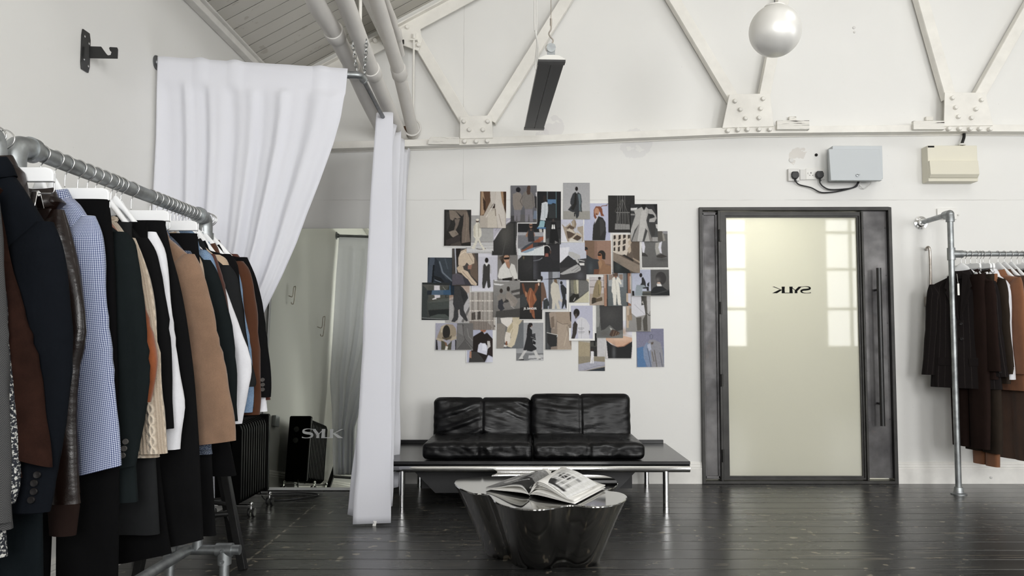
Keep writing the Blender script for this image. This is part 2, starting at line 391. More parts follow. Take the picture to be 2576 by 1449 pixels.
M['globe'] = simple('pearl_glass_globe', (0.84, 0.83, 0.80), 0.36, 0.35, nscale=0)
M['heater_face'] = simple('dark_heater_face', (0.085, 0.086, 0.088), 0.55)
M['heater_body'] = simple('white_heater_casing', (0.70, 0.69, 0.65), 0.4)
M['chain'] = simple('galvanised_chain', (0.42, 0.43, 0.43), 0.3, 1.0)
def mat_print():
    t = NT('colour_photo_print'); a = t.n('ShaderNodeVertexColor', layer_name='print'); t.base(a.outputs[0], 0.5, 0, 0.12); return t.m
M['print'] = mat_print()
M['paper'] = simple('white_paper', (0.84, 0.83, 0.80), 0.55)
# ================================================================== the room
b = MB(); b.box(((XL+XR)/2, (YB+YR)/2, -0.05), (XR-XL+0.3, YB-YR+0.36, 0.1))
tag(b.build('floor', M['floor'], smooth=0), 'black painted wide floorboards with pale scuffs', 'floor', kind='structure')
b = MB(); b.box((XL-0.06, (YB+YR)/2, ZE/2+0.05), (0.12, YB-YR+0.24, ZE+0.1))
tag(b.build('wall_left', M['wall_plain'], smooth=0), 'white plaster side wall behind the long clothes rack', 'wall', kind='structure')
# back wall with door opening, gable top
DTL, DTR, DBL, DBR = atY(1754, 523, YB), atY(2240, 523, YB), atY(1768, 1215, YB), atY(2254, 1217, YB)
DX0, DX1, DZ1 = (DTL.x+DBL.x)/2, (DTR.x+DBR.x)/2, DTL.z
b = MB(); zr = roof_z(XRIDGE)
def wp(poly): b.prism([(x, YB, z) for x, z in poly], (0, 0.14, 0))
wp([(XL, -0.02), (DX0, -0.02), (DX0, roof_z(DX0)), (XL, ZE)])
wp([(DX0, DZ1), (DX1, DZ1), (DX1, roof_z(DX1)), (XRIDGE, zr), (DX0, roof_z(DX0))])
wp([(DX1, -0.02), (XR, -0.02), (XR, roof_z(XR)), (DX1, roof_z(DX1))])
tag(b.build('wall_back', M['wall'], smooth=0), 'white painted end wall with cracks, behind sofa and steel door', 'wall', kind='structure')
# window wall behind the camera
b = MB()
def rp(poly): b.prism([(x, YR, z) for x, z in poly], (0, -0.18, 0))
xs = [XL]+[q for w in REAR_WIN for q in w]+[XR]
for i in range(0, len(xs), 2): rp([(xs[i], 0), (xs[i+1], 0), (xs[i+1], RZ1), (xs[i], RZ1)])
for (a, c) in REAR_WIN: rp([(a, 0), (c, 0), (c, RZ0), (a, RZ0)])
rp([(XL, RZ1), (XR, RZ1), (XR, RZ1+0.05), (XRIDGE, zr), (XL, RZ1+0.05)])
tag(b.build('wall_rear', M['wall_plain'], smooth=0), 'white wall with tall windows facing the sofa wall', 'wall', kind='structure')
b = MB(); ys = [YR]+[q for w in SIDE_WIN for q in w]+[YB]
def sp(y0, y1, z0, z1): b.box((XR+0.08, (y0+y1)/2, (z0+z1)/2), (0.16, y1-y0, z1-z0))
for i in range(0, len(ys), 2): sp(ys[i], ys[i+1], 0, ZE+0.1)
for (a, c) in SIDE_WIN: sp(a, c, 0, SZ0); sp(a, c, SZ1, ZE+0.1)
tag(b.build('wall_right', M['wall_plain'], smooth=0), 'white side wall with windows on the far right', 'wall', kind='structure')
wi = 0
for (a, c) in REAR_WIN:
    wi += 1; b = MB(); w = c-a
    for fx in (0.02, 0.36, 0.68, 0.98): b.box((a+w*fx, YR-0.03, (RZ0+RZ1)/2), (0.055, 0.06, RZ1-RZ0))
    for fz in (0.01, 0.30, 0.60, 0.88, 0.99): b.box(((a+c)/2, YR-0.03, RZ0+(RZ1-RZ0)*fz), (w, 0.06, 0.055))
    tag(b.build('window_%d' % wi, M['white_steel'], smooth=0), ['white steel glazed window grid nearest the clothes rack side', 'white steel glazed window grid in the middle of the rear wall', 'white steel glazed window grid by the right corner of the rear wall'][wi-1], 'window', kind='structure')
for (a, c) in SIDE_WIN:
    wi += 1; b = MB(); w = c-a
    for fx in (0.02, 0.35, 0.66, 0.98): b.box((XR+0.03, a+w*fx, (SZ0+SZ1)/2), (0.06, 0.055, SZ1-SZ0))
    for fz in (0.01, 0.34, 0.67, 0.99): b.box((XR+0.03, (a+c)/2, SZ0+(SZ1-SZ0)*fz), (0.06, w, 0.055))
    tag(b.build('window_%d' % wi, M['white_steel'], smooth=0), ['white steel side window nearest the rear corner', 'white steel side window nearest the brown coats'][wi-4], 'window', kind='structure')
# roof: two boarded slopes
b = MB()
b.prism([(XL-0.1, YR-0.2, roof_z(XL)-0.055), (XRIDGE, YR-0.2, zr), (XRIDGE, YR-0.2, zr+0.1), (XL-0.1, YR-0.2, roof_z(XL)+0.045)], (0, YB-YR+0.4, 0))
b.prism([(XRIDGE, YR-0.2, zr), (XR+0.2, YR-0.2, roof_z(XR+0.2)), (XR+0.2, YR-0.2, roof_z(XR+0.2)+0.1), (XRIDGE, YR-0.2, zr+0.1)], (0, YB-YR+0.4, 0))
tag(b.build('ceiling', M['planks'], smooth=0), 'sloping boarded ceiling painted off-white', 'ceiling', kind='structure')
for k, (x, y, s) in enumerate(ADDED_ROOFLIGHT):  # frames round the added lamps; the ceiling has no opening here
    b = MB(); ang = -math.atan(SLOPE)*s; Rm = Matrix.Rotation(ang, 3, 'Y'); c0 = Vector((x, y, roof_z(x)-0.03))
    for (dx, dy, lx, ly) in ((-0.58, 0, 0.06, 1.62), (0.58, 0, 0.06, 1.62), (0, -0.78, 1.1, 0.06), (0, 0.78, 1.1, 0.06), (0, 0, 0.03, 1.5)):
        b.box(c0+Rm @ Vector((dx, dy, -0.02)), (lx, ly, 0.06), Rm)
    tag(b.build('window_%d' % (wi+1+k), M['wood_white'], smooth=0), 'added unseen white roof light in the %s slope %s' % ('left' if s > 0 else 'right', 'near the rear wall' if y < 2 else 'near the roof truss'), 'roof light', kind='structure')
# mouldings
b = MB(); t0 = atX(500, 0, XL); zt = lambda y: ZE
b.box((XL+0.028, (YR+YB)/2, ZE-0.028), (0.055, YB-YR, 0.055)); b.box((XL+0.05, (YR+YB)/2, ZE-0.004), (0.07, YB-YR, 0.012))
tag(b.build('trim_1', M['wood_white'], smooth=0, bevel=0.008), 'white wooden moulding where side wall meets sloping ceiling', 'moulding', kind='structure')
def skirting(mb, p0, p1, nrm):
    p0, p1 = Vector(p0), Vector(p1); n = Vector(nrm)
    prof = [(0.0, 0.0), (0.020, 0.0), (0.020, 0.118), (0.016, 0.124), (0.018, 0.130), (0.012, 0.146), (0.013, 0.152), (0.006, 0.166), (0.0, 0.168)]
    mb.loft([[p+n*d+Vector((0, 0, z)) for d, z in prof] for p in (p0, p1)])
b = MB(); skirting(b, (XL, YR, 0), (XL, YB, 0), (1, 0, 0))
tag(b.build('baseboard_left', M['wood_white'], smooth=0), 'white moulded skirting along the left wall', 'skirting', kind='structure')
b = MB(); skirting(b, (XL, YB, 0), (DX0, YB, 0), (0, -1, 0)); skirting(b, (DX1, YB, 0), (XR, YB, 0), (0, -1, 0))
tag(b.build('baseboard_back', M['wood_white'], smooth=0), 'white moulded skirting along the end wall', 'skirting', kind='structure')
# corridor beyond the frosted door
b = MB()
for (c, d) in (((1.95, 7.0, -0.05), (1.9, 1.1, 0.1)), ((1.95, 7.0, 2.5), (2.2, 1.1, 0.1)), ((1.95, 8.0, 1.2), (2.6, 0.1, 2.7)), ((0.95, 7.2, 1.2), (0.1, 1.6, 2.7)), ((3.0, 7.2, 1.2), (0.1, 1.6, 2.7)), ((1.95, 7.6, -0.05), (2.2, 1.0, 0.1)), ((1.95, 7.6, 2.5), (2.2, 1.0, 0.1))): b.box(c, d)
tag(b.build('wall_corridor', M['wall_plain'], smooth=0), 'pale lit corridor seen as glow through the frosted glass', 'corridor', kind='structure')

# ================================================================== door
door = thing('door_1', 'dark raw steel door set with tall frosted glass leaf and pull handle', 'door', ((DX0+DX1)/2, YB, 0), kind='structure')
FY = YB-0.035
def rectY(px0, py0, px1, py1, Y):
    a = atY(px0, py0, Y); c = atY(px1, py1, Y); return a.x, c.z, c.x, a.z
def wx(px, Y=YB): return atY(px, 870, Y).x
def wz(py, Y=YB): return atY(1990, py, Y).z
x0, x1, zt_ = DX0, DX1, DZ1
b = MB(); fw = 0.026
b.box((x0+fw/2, YB+0.02, zt_/2), (fw, 0.11, zt_)); b.box((x1-fw/2, YB+0.02, zt_/2), (fw, 0.11, zt_)); b.box(((x0+x1)/2, YB+0.02, zt_-fw/2), (x1-x0-2*fw, 0.11, fw))
xm = wx(1811); b.box((xm, YB+0.02, (zt_-fw+0.024)/2), (0.02, 0.108, zt_-fw-0.024)); xm2 = wx(2168+6); b.box((xm2, YB+0.025, (zt_-fw+0.024)/2), (0.016, 0.098, zt_-fw-0.024))
b.box(((x0+x1)/2, YB+0.02, 0.012), (x1-x0-2*fw, 0.11, 0.024))
b.build('door_frame', M['doorframe'], door, 0, bevel=0.003)
b = MB(); b.box(((x0+fw+xm-0.01)/2, YB+0.025, zt_/2), (xm-0.01-x0-fw, 0.03, zt_-0.06))
for zz in (0.05, zt_-0.05):
    b.box(((x0+fw+xm-0.01)/2, YB+0.006, zz), (xm-0.01-x0-fw, 0.02, 0.02))
for xx in (x0+fw+0.008, xm-0.018): b.box((xx, YB+0.006, zt_/2), (0.016, 0.02, zt_-0.08))
b.build('side_panel', M['doorsteel'], door, 0, bevel=0.003)
b = MB(); xr0, xr1 = xm2+0.006, x1-fw
b.box(((xr0+xr1)/2, YB+0.02, zt_/2+0.01), (xr1-xr0, 0.03, zt_-0.06))
for k in range(6):
    for xx in (xr0+0.012, xr1-0.012): b.lathe((xx, YB+0.006, 0.12+k*0.38), [(0.005, 0.0), (0.005, -0.004), (0.001, -0.006)], 8, 'Y')
b.build('pull_panel', M['doorsteel'], door, 40, bevel=0.002)
gx0, gx1, gz0, gz1 = wx(1828), wx(2167.5), wz(1202), wz(543)
b = MB(); b.box(((gx0+gx1)/2, YB+0.03, (gz0+gz1)/2), (gx1-gx0, 0.010, gz1-gz0))
b.build('glass_pane', M['frost'], door, 0)
b = MB(); lf = 0.03
lx0, lx1, lz0, lz1 = xm+0.012, xm2-0.010, 0.03, gz1+0.03
for (cx, cz, dx, dz) in (((lx0+gx0)/2, (lz0+lz1)/2, gx0-lx0, lz1-lz0), ((lx1+gx1)/2, (lz0+lz1)/2, lx1-gx1, lz1-lz0), ((gx0+gx1)/2, (lz0+gz0)/2, gx1-gx0, gz0-lz0), ((gx0+gx1)/2, (lz1+gz1)/2, gx1-gx0, lz1-gz1)):
    b.box((cx, YB+0.018, cz), (dx, 0.05, dz))
for (cx, cz, dx, dz) in ((gx0+0.006, (gz0+gz1)/2, 0.012, gz1-gz0), (gx1-0.006, (gz0+gz1)/2, 0.012, gz1-gz0), ((gx0+gx1)/2, gz0+0.006, gx1-gx0-0.024, 0.012), ((gx0+gx1)/2, gz1-0.006, gx1-gx0-0.024, 0.012)):
    b.box((cx, YB+0.016, cz), (dx, 0.02, dz))
b.build('leaf_frame', M['doorframe'], door, 0, bevel=0.003)
for py in (594, 775, 956, 1145):
    b = MB(); z = wz(py); b.cyl((xm+0.002, YB-0.045, z-0.048), (xm+0.002, YB-0.045, z+0.048), 0.009, 12); b.box((xm+0.006, YB-0.032, z), (0.03, 0.012, 0.09))
    b.build('hinge', M['doorframe'], door, 40)
hp0, hp1 = atY(2211, 674, YB-0.09), atY(2223, 1072, YB-0.09); hx = (hp0.x+hp1.x)/2
b = MB(); b.cyl((hx, YB-0.08, hp1.z), (hx, YB-0.08, hp0.z), 0.019, 24)
for z in (hp1.z+0.17, hp0.z-0.17): b.cyl((hx, YB-0.08, z), (hx, YB+0.01, z), 0.009, 12)
b.build('handle', M['black'], door, 50)

# lettering: the wordmark drawn from its strokes, in units of its own zoomed drawing
def wordmark(place, thick):
    """place(x,y) maps drawing units (mirrored reading, 130 px = 2576 units) to 3D"""
    mb = MB()
    def ribbon(pts):
        P = [Vector((p[0], p[1])) for p in pts]; Wd = [p[2] for p in pts]; PP = []; WW = []
        n = len(P)
        for i in range(n-1):
            p0, p1, p2, p3 = P[max(i-1, 0)], P[i], P[i+1], P[min(i+2, n-1)]
            for k in range(6):
                t = k/6; PP.append(0.5*((2*p1)+(p2-p0)*t+(2*p0-5*p1+4*p2-p3)*t*t+(3*p1-p0-3*p2+p3)*t**3)); WW.append(Wd[i]*(1-t)+Wd[i+1]*t)
        PP.append(P[-1]); WW.append(Wd[-1]); L, Rr = [], []
        for i in range(len(PP)):
            d = (PP[min(i+1, len(PP)-1)]-PP[max(i-1, 0)]).normalized(); nn = Vector((-d.y, d.x))*WW[i]/2
            L.append(PP[i]+nn); Rr.append(PP[i]-nn)
        for i in range(len(PP)-1): poly([L[i], L[i+1], Rr[i+1], Rr[i]])
    def poly(pts):
        a = [place(p[0], p[1], 0) for p in pts]; c = [place(p[0], p[1], thick) for p in pts]
        n = len(a); mb.add(a+c, [tuple(range(n)), tuple(range(n, 2*n))[::-1]]+[(i, n+i, n+(i+1) % n, (i+1) % n) for i in range(n)])
    ribbon([(1640, 428, 26), (1740, 424, 22), (1880, 412, 24), (2020, 424, 40), (2120, 470, 75), (2110, 530, 92), (1960, 565, 92), (1800, 580, 92), (1700, 625, 95), (1720, 690, 70), (1820, 728, 36), (1960, 742, 24), (2080, 736, 28), (2178, 716, 44)])
    poly([(1565, 418), (1720, 418), (1500, 640), (1505, 745), (1370, 745), (1375, 600)]); poly([(1262, 475), (1405, 590), (1376, 608), (1255, 505)])
    poly([(1100, 418), (1265, 418), (1255, 580), (1275, 748), (1105, 748), (1112, 580)]); poly([(870, 718), (1110, 718), (1110, 748), (870, 748)])
    poly([(715, 418), (876, 418), (866, 580), (882, 748), (720, 748), (732, 580)])
    poly([(250, 418), (345, 416), (735, 578), (735, 600), (640, 560)]); poly([(610, 565), (735, 590), (490, 745), (240, 748)])
    return mb
def place_door(x, y, k):
    p = atY(1930+x*130/2576, 700+y*60/1189, YB+0.0245); p.y -= k; return p
wordmark(place_door, 0.0012).build('lettering', M['letter_black'], door, 0)['label'] = 'black wordmark seen reversed through the glass'

# ================================================================== steel roof truss against the end wall
tr = thing('roof_truss', 'white painted riveted steel roof truss against the end wall', 'roof truss', (1.5, 6.25, 2.7))
TY = 6.22
def tp(px, py, Y=TY): return atY(px, py, Y)
top = [(690, 361), (820, 357), (1240, 345), (1885, 318), (2430, 313), (2640, 318)]
b = MB()
for i in range(len(top)-1):
    a, c = tp(*top[i], 6.20), tp(*top[i+1], 6.20)
    if i == 0: a.x = XL+0.01
    if i == len(top)-2: c.x = XR-0.02
    for (y0, d, h, dz) in ((6.206, 0.010, 0.055, 0.0), (6.255, 0.10, 0.010, -0.050), (6.312, 0.010, 0.06, 0.0)):
        b.prism([(a.x, y0-d/2, a.z+dz-(h if dz == 0 else 0)), (c.x, y0-d/2, c.z+dz-(h if dz == 0 else 0)), (c.x, y0-d/2, c.z+dz-(h if dz == 0 else 0)+h), (a.x, y0-d/2, a.z+dz-(h if dz == 0 else 0)+h)], (0, d, 0))
b.build('bottom_chord', M['white_steel'], tr, 0, bevel=0.002)
def zroof_line(mb, w, y0, d, off):
    pts = [(XL+0.02, roof_z(XL)-off), (XRIDGE, zr-off), (XR-0.02, roof_z(XR)-off)]
    for i in range(2):
        (xa, za), (xb, zb) = pts[i], pts[i+1]
        mb.prism([(xa, y0, za-w), (xb, y0, zb-w), (xb, y0, zb), (xa, y0, za)], (0, d, 0))
b = MB(); zroof_line(b, 0.125, 6.21, 0.012, 0.10); zroof_line(b, 0.014, 6.16, 0.15, 0.10)
b.build('top_chord', M['white_steel'], tr, 0, bevel=0.002)
dg = [((1048, 98), (1168, 300)), ((1436, -20), (1234, 303)), ((1692, -10), (1846, 248)), ((1973, -10), (1922, 248)), ((2318, -15), (2392, 246)), ((2612, -20), (2462, 246))]
for (p, q) in dg:
    a, c = tp(*p, 6.225), tp(*q, 6.225); d = (a-c).normalized()
    if p[1] < 0: a = c+d*((roof_z(a.x)-0.2-c.z)/max(d.z, 0.1)) if d.z > 0.2 else a
    b = MB(); b.bar(a, c, 0.085, 0.012); n = d.cross(Vector((0, 1, 0))).normalized()
    b.bar(a+n*0.0405+Vector((0, 0.035, 0)), c+n*0.0405+Vector((0, 0.035, 0)), 0.008, 0.07)
    b.bar(a-n*0.0405+Vector((0, 0.035, 0)), c-n*0.0405+Vector((0, 0.035, 0)), 0.008, 0.07)
    b.build('diagonal', M['white_steel'], tr, 0, bevel=0.002)
gus = [[(1157, 292), (1237, 290), (1240, 347), (1157, 349)], [(1835, 237), (1937, 235), (1947, 318), (1817, 322)], [(2377, 232), (2479, 233), (2499, 316), (2375, 317)],
       [(1020, 62), (1056, 66), (1062, 100), (1052, 128), (1010, 112), (985, 96)]]
for g in gus:
    b = MB(); b.prism([tp(x, y, 6.19) for x, y in g], (0, 0.012, 0)); b.build('gusset_plate', M['white_steel'], tr, 0, bevel=0.003)
bolts = [(1167, 306), (1227, 306), (1181, 327), (1215, 327), (1169, 356), (1198, 356), (1226, 355), (1849, 255), (1919, 249), (1862, 276), (1913, 274), (1875, 298), (1909, 297), (1831, 329), (1856, 327), (1880, 326), (1909, 326), (1936, 326),
         (2395, 247), (2468, 252), (2403, 271), (2454, 275), (2410, 294), (2443, 297), (2386, 324), (2413, 324), (2440, 324), (2464, 324), (2490, 325), (1025, 69), (1053, 114), (944, 102), (1005, 78)]
for (x, y) in bolts:
    c = tp(x, y, 6.188); b = MB(); b.lathe(c, [(0.018, 0.006), (0.018, -0.014), (0.013, -0.021), (0.004, -0.0215)], 8, 'Y'); b.build('bolt', M['white_steel'], tr, 40)
# hanger rod in a bracket
b = MB(); p = tp(1041, 100, 6.15); q = tp(1039, 292, 6.15); b.cyl((p.x, 6.15, q.z), (p.x, 6.15, p.z), 0.008, 10); b.box((p.x, 6.165, p.z+0.0), (0.055, 0.05, 0.010)); b.box((p.x, 6.18, p.z+0.035), (0.028, 0.03, 0.06)); b.cyl((p.x, 6.155, p.z+0.01), (p.x, 6.155, p.z+0.045), 0.012, 8)
b.build('hanger_rod', M['white_steel'], tr, 40)

# weathered blocks lying along the chord
for k, (x0_, y0_, x1_, y1_, lb) in enumerate(((1077, 345, 1155, 363, 'flaking white timber block on the chord beside the curtain-side gusset'), (1954, 303, 2036, 326, 'cracked white timber block on the chord right of the middle gusset'), (2297, 304, 2376, 326, 'white timber block on the chord left of the rightmost gusset'))):
    a, c = atY(x0_, y0_, 6.17), atY(x1_, y1_, 6.17); b = MB()
    b.prism([(a.x+0.02 if k == 0 else a.x, 6.165, a.z), (c.x, 6.165, a.z), (c.x, 6.165, c.z), (a.x, 6.165, c.z), (a.x, 6.165, (a.z+c.z)/2)], (0, 0.035, 0))
    o = b.build('timber_block', M['flaky'], smooth=0, bevel=0.003); tag(o, lb, 'timber block', 'timber blocks on the truss')
# small clay lugs above two of the blocks
for (px, py, lb) in ((1993, 299, 'small plaster-smeared lug above the middle timber block'), (2337, 299, 'small plaster-smeared lug above the right timber block')):
    c = atY(px, py, 6.30); b = MB(); b.box(c, (0.06, 0.03, 0.035)); tag(b.build('wall_lug', M['flaky'], smooth=0, bevel=0.006), lb, 'lug', 'lugs above the chord')

# ================================================================== pipes under the roof
def pipe(name, label, pts, X, r, collars, grp, end=None):
    t = thing(name, label, 'pipe', (X, 6.0, 2.7), group=grp)
    P = [atX(px, py, X) for px, py in pts]; d0 = (P[0]-P[1]).normalized(); P.insert(0, Vector((X, 0.5, min(P[0].z+0.25, roof_z(X)-r-0.06))))
    b = MB(); b.tube(P, r, 20); b.build('pipe_run', M['pipe_paint'], t, 60)
    for (px, py) in collars:
        c = atX(px, py, X); k = min(range(len(P)-1), key=lambda i: abs((P[i]+P[i+1]).y/2-c.y)); d = (P[k+1]-P[k]).normalized()
        s = (c-P[k]).dot(d); c = P[k]+d*s
        b = MB(); b.tube([c-d*0.055, c-d*0.0545, c-d*0.05, c+d*0.04, c+d*0.055], [r-0.001, r+0.006, r+0.008, r+0.008, r+0.0005], 24); b.build('collar', M['pipe_paint'], t, 60)
    return t
GP = 'white pipes under the sloping ceiling'
def ext(pts, X, Yn=3.0):
    """carry the pipe on, out of the picture, along its first stretch"""
    return pts
pipe('ceiling_pipe', 'thick white pipe nearest the left curtain, with two collars', [(770, -50), (800, 18), (838, 76), (882, 160), (920, 245), (962, 330)], -1.16, 0.052, [(843, 87), (889, 172)], GP)
pipe('ceiling_pipe', 'thick white pipe between two others, chain hung beside it', [(838, -60), (865, -5), (929, 163), (985, 290), (1011, 349)], -1.02, 0.050, [(937, 180)], GP)
pipe('ceiling_pipe', 'thick white pipe ending in a ring above the bottom chord', [(928, -60), (947, 0), (1003, 178), (1040, 338)], -0.925, 0.047, [(1004, 180)], GP)
pipe('ceiling_pipe', 'thin white pipe right of the three thick ones', [(952, -60), (972, 0), (1003, 92), (1012, 138)], -0.99, 0.020, [(1002, 90)], GP)
b = MB(); c = atX(1039, 325, -0.925); ring = [(c.x+0.066*cos(a), c.y-0.05, c.z+0.066*sin(a)) for a in [R(200+x*22) for x in range(0, 15)]]; b.tube(ring, 0.008, 8)
tag(b.build('pipe_ring', M['pipe_paint'], smooth=60), 'white hanger ring round the pipe end above the chord', 'ring')
b = MB(); random.seed(4)
for k in range(7):
    c = atY(1010+k*3.8, 332-5*random.random(), 6.27); b.ball(c, 0.026+0.012*random.random(), 7, 5)
tag(b.build('packing_rag', M['rust_pack'], smooth=0), 'crumpled brown packing stuffed in the pipe hole', 'packing')
b = MB(); p = atX(906, 66, -1.0); b.cyl((p.x, p.y, p.z), (p.x, p.y, roof_z(p.x)), 0.010, 10); tag(b.build('drop_rod', M['white_steel'], smooth=60), 'thin white vertical rod dropping beside the middle pipe', 'rod')
# purlin block between the pipes
pa = thing('purlin', 'white boxed roof purlin passing behind the pipes', 'purlin', (-0.95, 5.9, 3.5))
b = MB(); px_ = -1.10; zz = roof_z(px_)-0.01; b.box((px_, 4.6, zz-0.13), (0.13, 3.1, 0.16)); b.build('beam', M['wood_white'], pa, 0, bevel=0.004)
b = MB(); b.box((px_+0.03, 6.155, zz-0.22), (0.17, 0.02, 0.03)); b.build('end_bracket', M['doorframe'], pa, 0)

# ================================================================== wall bracket on the left wall
br = thing('wall_bracket', 'black steel hook bracket screwed high on the left wall', 'bracket', atX(214, 130, XL))
b = MB(); c0, c1 = atX(215, 79, XL), atX(215, 181, XL); yc = c0.y
b.prism([(XL+0.001, yc-0.03, c0.z-0.0), (XL+0.001, yc+0.025, c0.z+0.0), (XL+0.001, yc+0.034, c0.z-0.03), (XL+0.001, yc+0.034, c1.z+0.03), (XL+0.001, yc+0.025, c1.z), (XL+0.001, yc-0.03, c1.z), (XL+0.001, yc-0.036, c1.z+0.03), (XL+0.001, yc-0.036, c0.z-0.03)], (0.006, 0, 0))
b.build('plate', M['black'], br, 0, bevel=0.001)
arm = [(224, 116), (254, 117), (266, 134), (271, 139), (278, 138), (280, 131), (276, 127), (274, 121), (276, 118), (294, 119), (296, 124), (295, 147), (224, 146)]
b = MB(); b.prism([atY(x, y, yc) for x, y in arm], (0, 0.006, 0)); b.build('hook_arm', M['black'], br, 0, bevel=0.001)
for (dy, z) in ((-0.018, c0.z-0.03), (0.018, c0.z-0.05), (-0.018, c1.z+0.05), (0.018, c1.z+0.03)):
    b = MB(); b.lathe((XL+0.006, yc+dy, z), [(0.006, 0), (0.006, 0.003), (0.001, 0.005)], 8, 'X'); b.build('screw', M['wire'], br, 40)
# ================================================================== moodboard: every print is a sheet of its own
class Ras:
    """small raster of one photo print, drawn shape by shape (0..100 across and down)"""
    def __init__(s, w, h): s.w, s.h = w, h; s.a = np.zeros((h, w, 3)); yy, xx = np.mgrid[0:h, 0:w]; s.x = (xx+0.5)*100/w; s.y = (yy+0.5)*100/h; s.asp = h/w
    def col(s, c): return np.array(srgb(c))
    def put(s, m, c): s.a = s.a*(1-m[..., None])+c*m[..., None]
    def run(s, dsl, seed):
        rng = np.random.RandomState(seed)
        for op in dsl.split(';'):
            q = op.split()
            if not q: continue
            k = q[0]
            if k == 'bg':
                c0, c1 = s.col(q[1]), s.col(q[2] if len(q) > 2 else q[1]); t = (s.y/100)[..., None]; s.a = c0*(1-t)+c1*t
            elif k in 'ps':
                v = [float(z) for z in q[2:]]; P = list(zip(v[0::2], v[1::2])); acc = np.zeros_like(s.x)
                for ox, oy in ((-0.25, -0.25), (0.25, -0.25), (-0.25, 0.25), (0.25, 0.25)):
                    X = s.x+ox*100/s.w; Y = s.y+oy*100/s.h; ins = np.zeros(X.shape, bool)
                    for i in range(len(P)):
                        (ax, ay), (bx, by) = P[i], P[i-1]
                        if ay == by: continue
                        ins ^= ((ay > Y) != (by > Y)) & (X < (bx-ax)*(Y-ay)/(by-ay)+ax)
                    acc += ins*0.25
                s.put(acc*(0.55 if k == 's' else 1), s.col(q[1]))
            elif k == 'e':
                cx, cy, rx, ry = [float(z) for z in q[2:6]]; d = np.sqrt(((s.x-cx)/rx)**2+((s.y-cy)/ry)**2); s.put(np.clip((1-d)*min(rx*s.w, ry*s.h)/100+0.5, 0, 1), s.col(q[1]))
            elif k == 'g':
                cx, cy, rx, ry = [float(z) for z in q[2:6]]; d = ((s.x-cx)/rx)**2+((s.y-cy)/ry)**2; s.put(np.exp(-d)*0.8, s.col(q[1]))
            elif k == 'l':
                w = float(q[2]); v = [float(z) for z in q[3:]]; P = list(zip(v[0::2], v[1::2])); dm = np.full(s.x.shape, 1e9)
                for (ax, ay), (bx, by) in zip(P[:-1], P[1:]):
                    dx, dy = bx-ax, (by-ay)*s.asp; L2 = dx*dx+dy*dy+1e-9; t = np.clip(((s.x-ax)*dx+(s.y-ay)*s.asp*dy)/L2, 0, 1)
                    dm = np.minimum(dm, np.hypot(s.x-ax-t*dx, (s.y-ay)*s.asp-t*dy))
                s.put(np.clip((w/2-dm)*s.w/100+0.5, 0, 1), s.col(q[1]))
            elif k == 'b':      # regular bars: colour, axis, first, step, width
                o, st, w = [float(z) for z in q[3:6]]; z = (s.x if q[2] == 'x' else s.y); s.put((((z-o) % st) < w)*0.85*((z >= o)*1.0), s.col(q[1]))
            elif k == 'n':
                am = float(q[1]); nz = rng.rand(s.h//3+2, s.w//3+2); nz = np.kron(nz, np.ones((3, 3)))[:s.h, :s.w]*0.5+rng.rand(s.h, s.w)*0.5; s.a = np.clip(s.a*(1+am*(nz[..., None]-0.5)*2), 0, 1)
            elif k == 'w':      # white paper margin left top right bottom
                l, t, r, b_ = [float(z) for z in q[1:5]]; s.put(((s.x < l) | (s.x > 100-r) | (s.y < t) | (s.y > 100-b_))*1.0, np.array((0.80, 0.79, 0.77)))
        return s.a
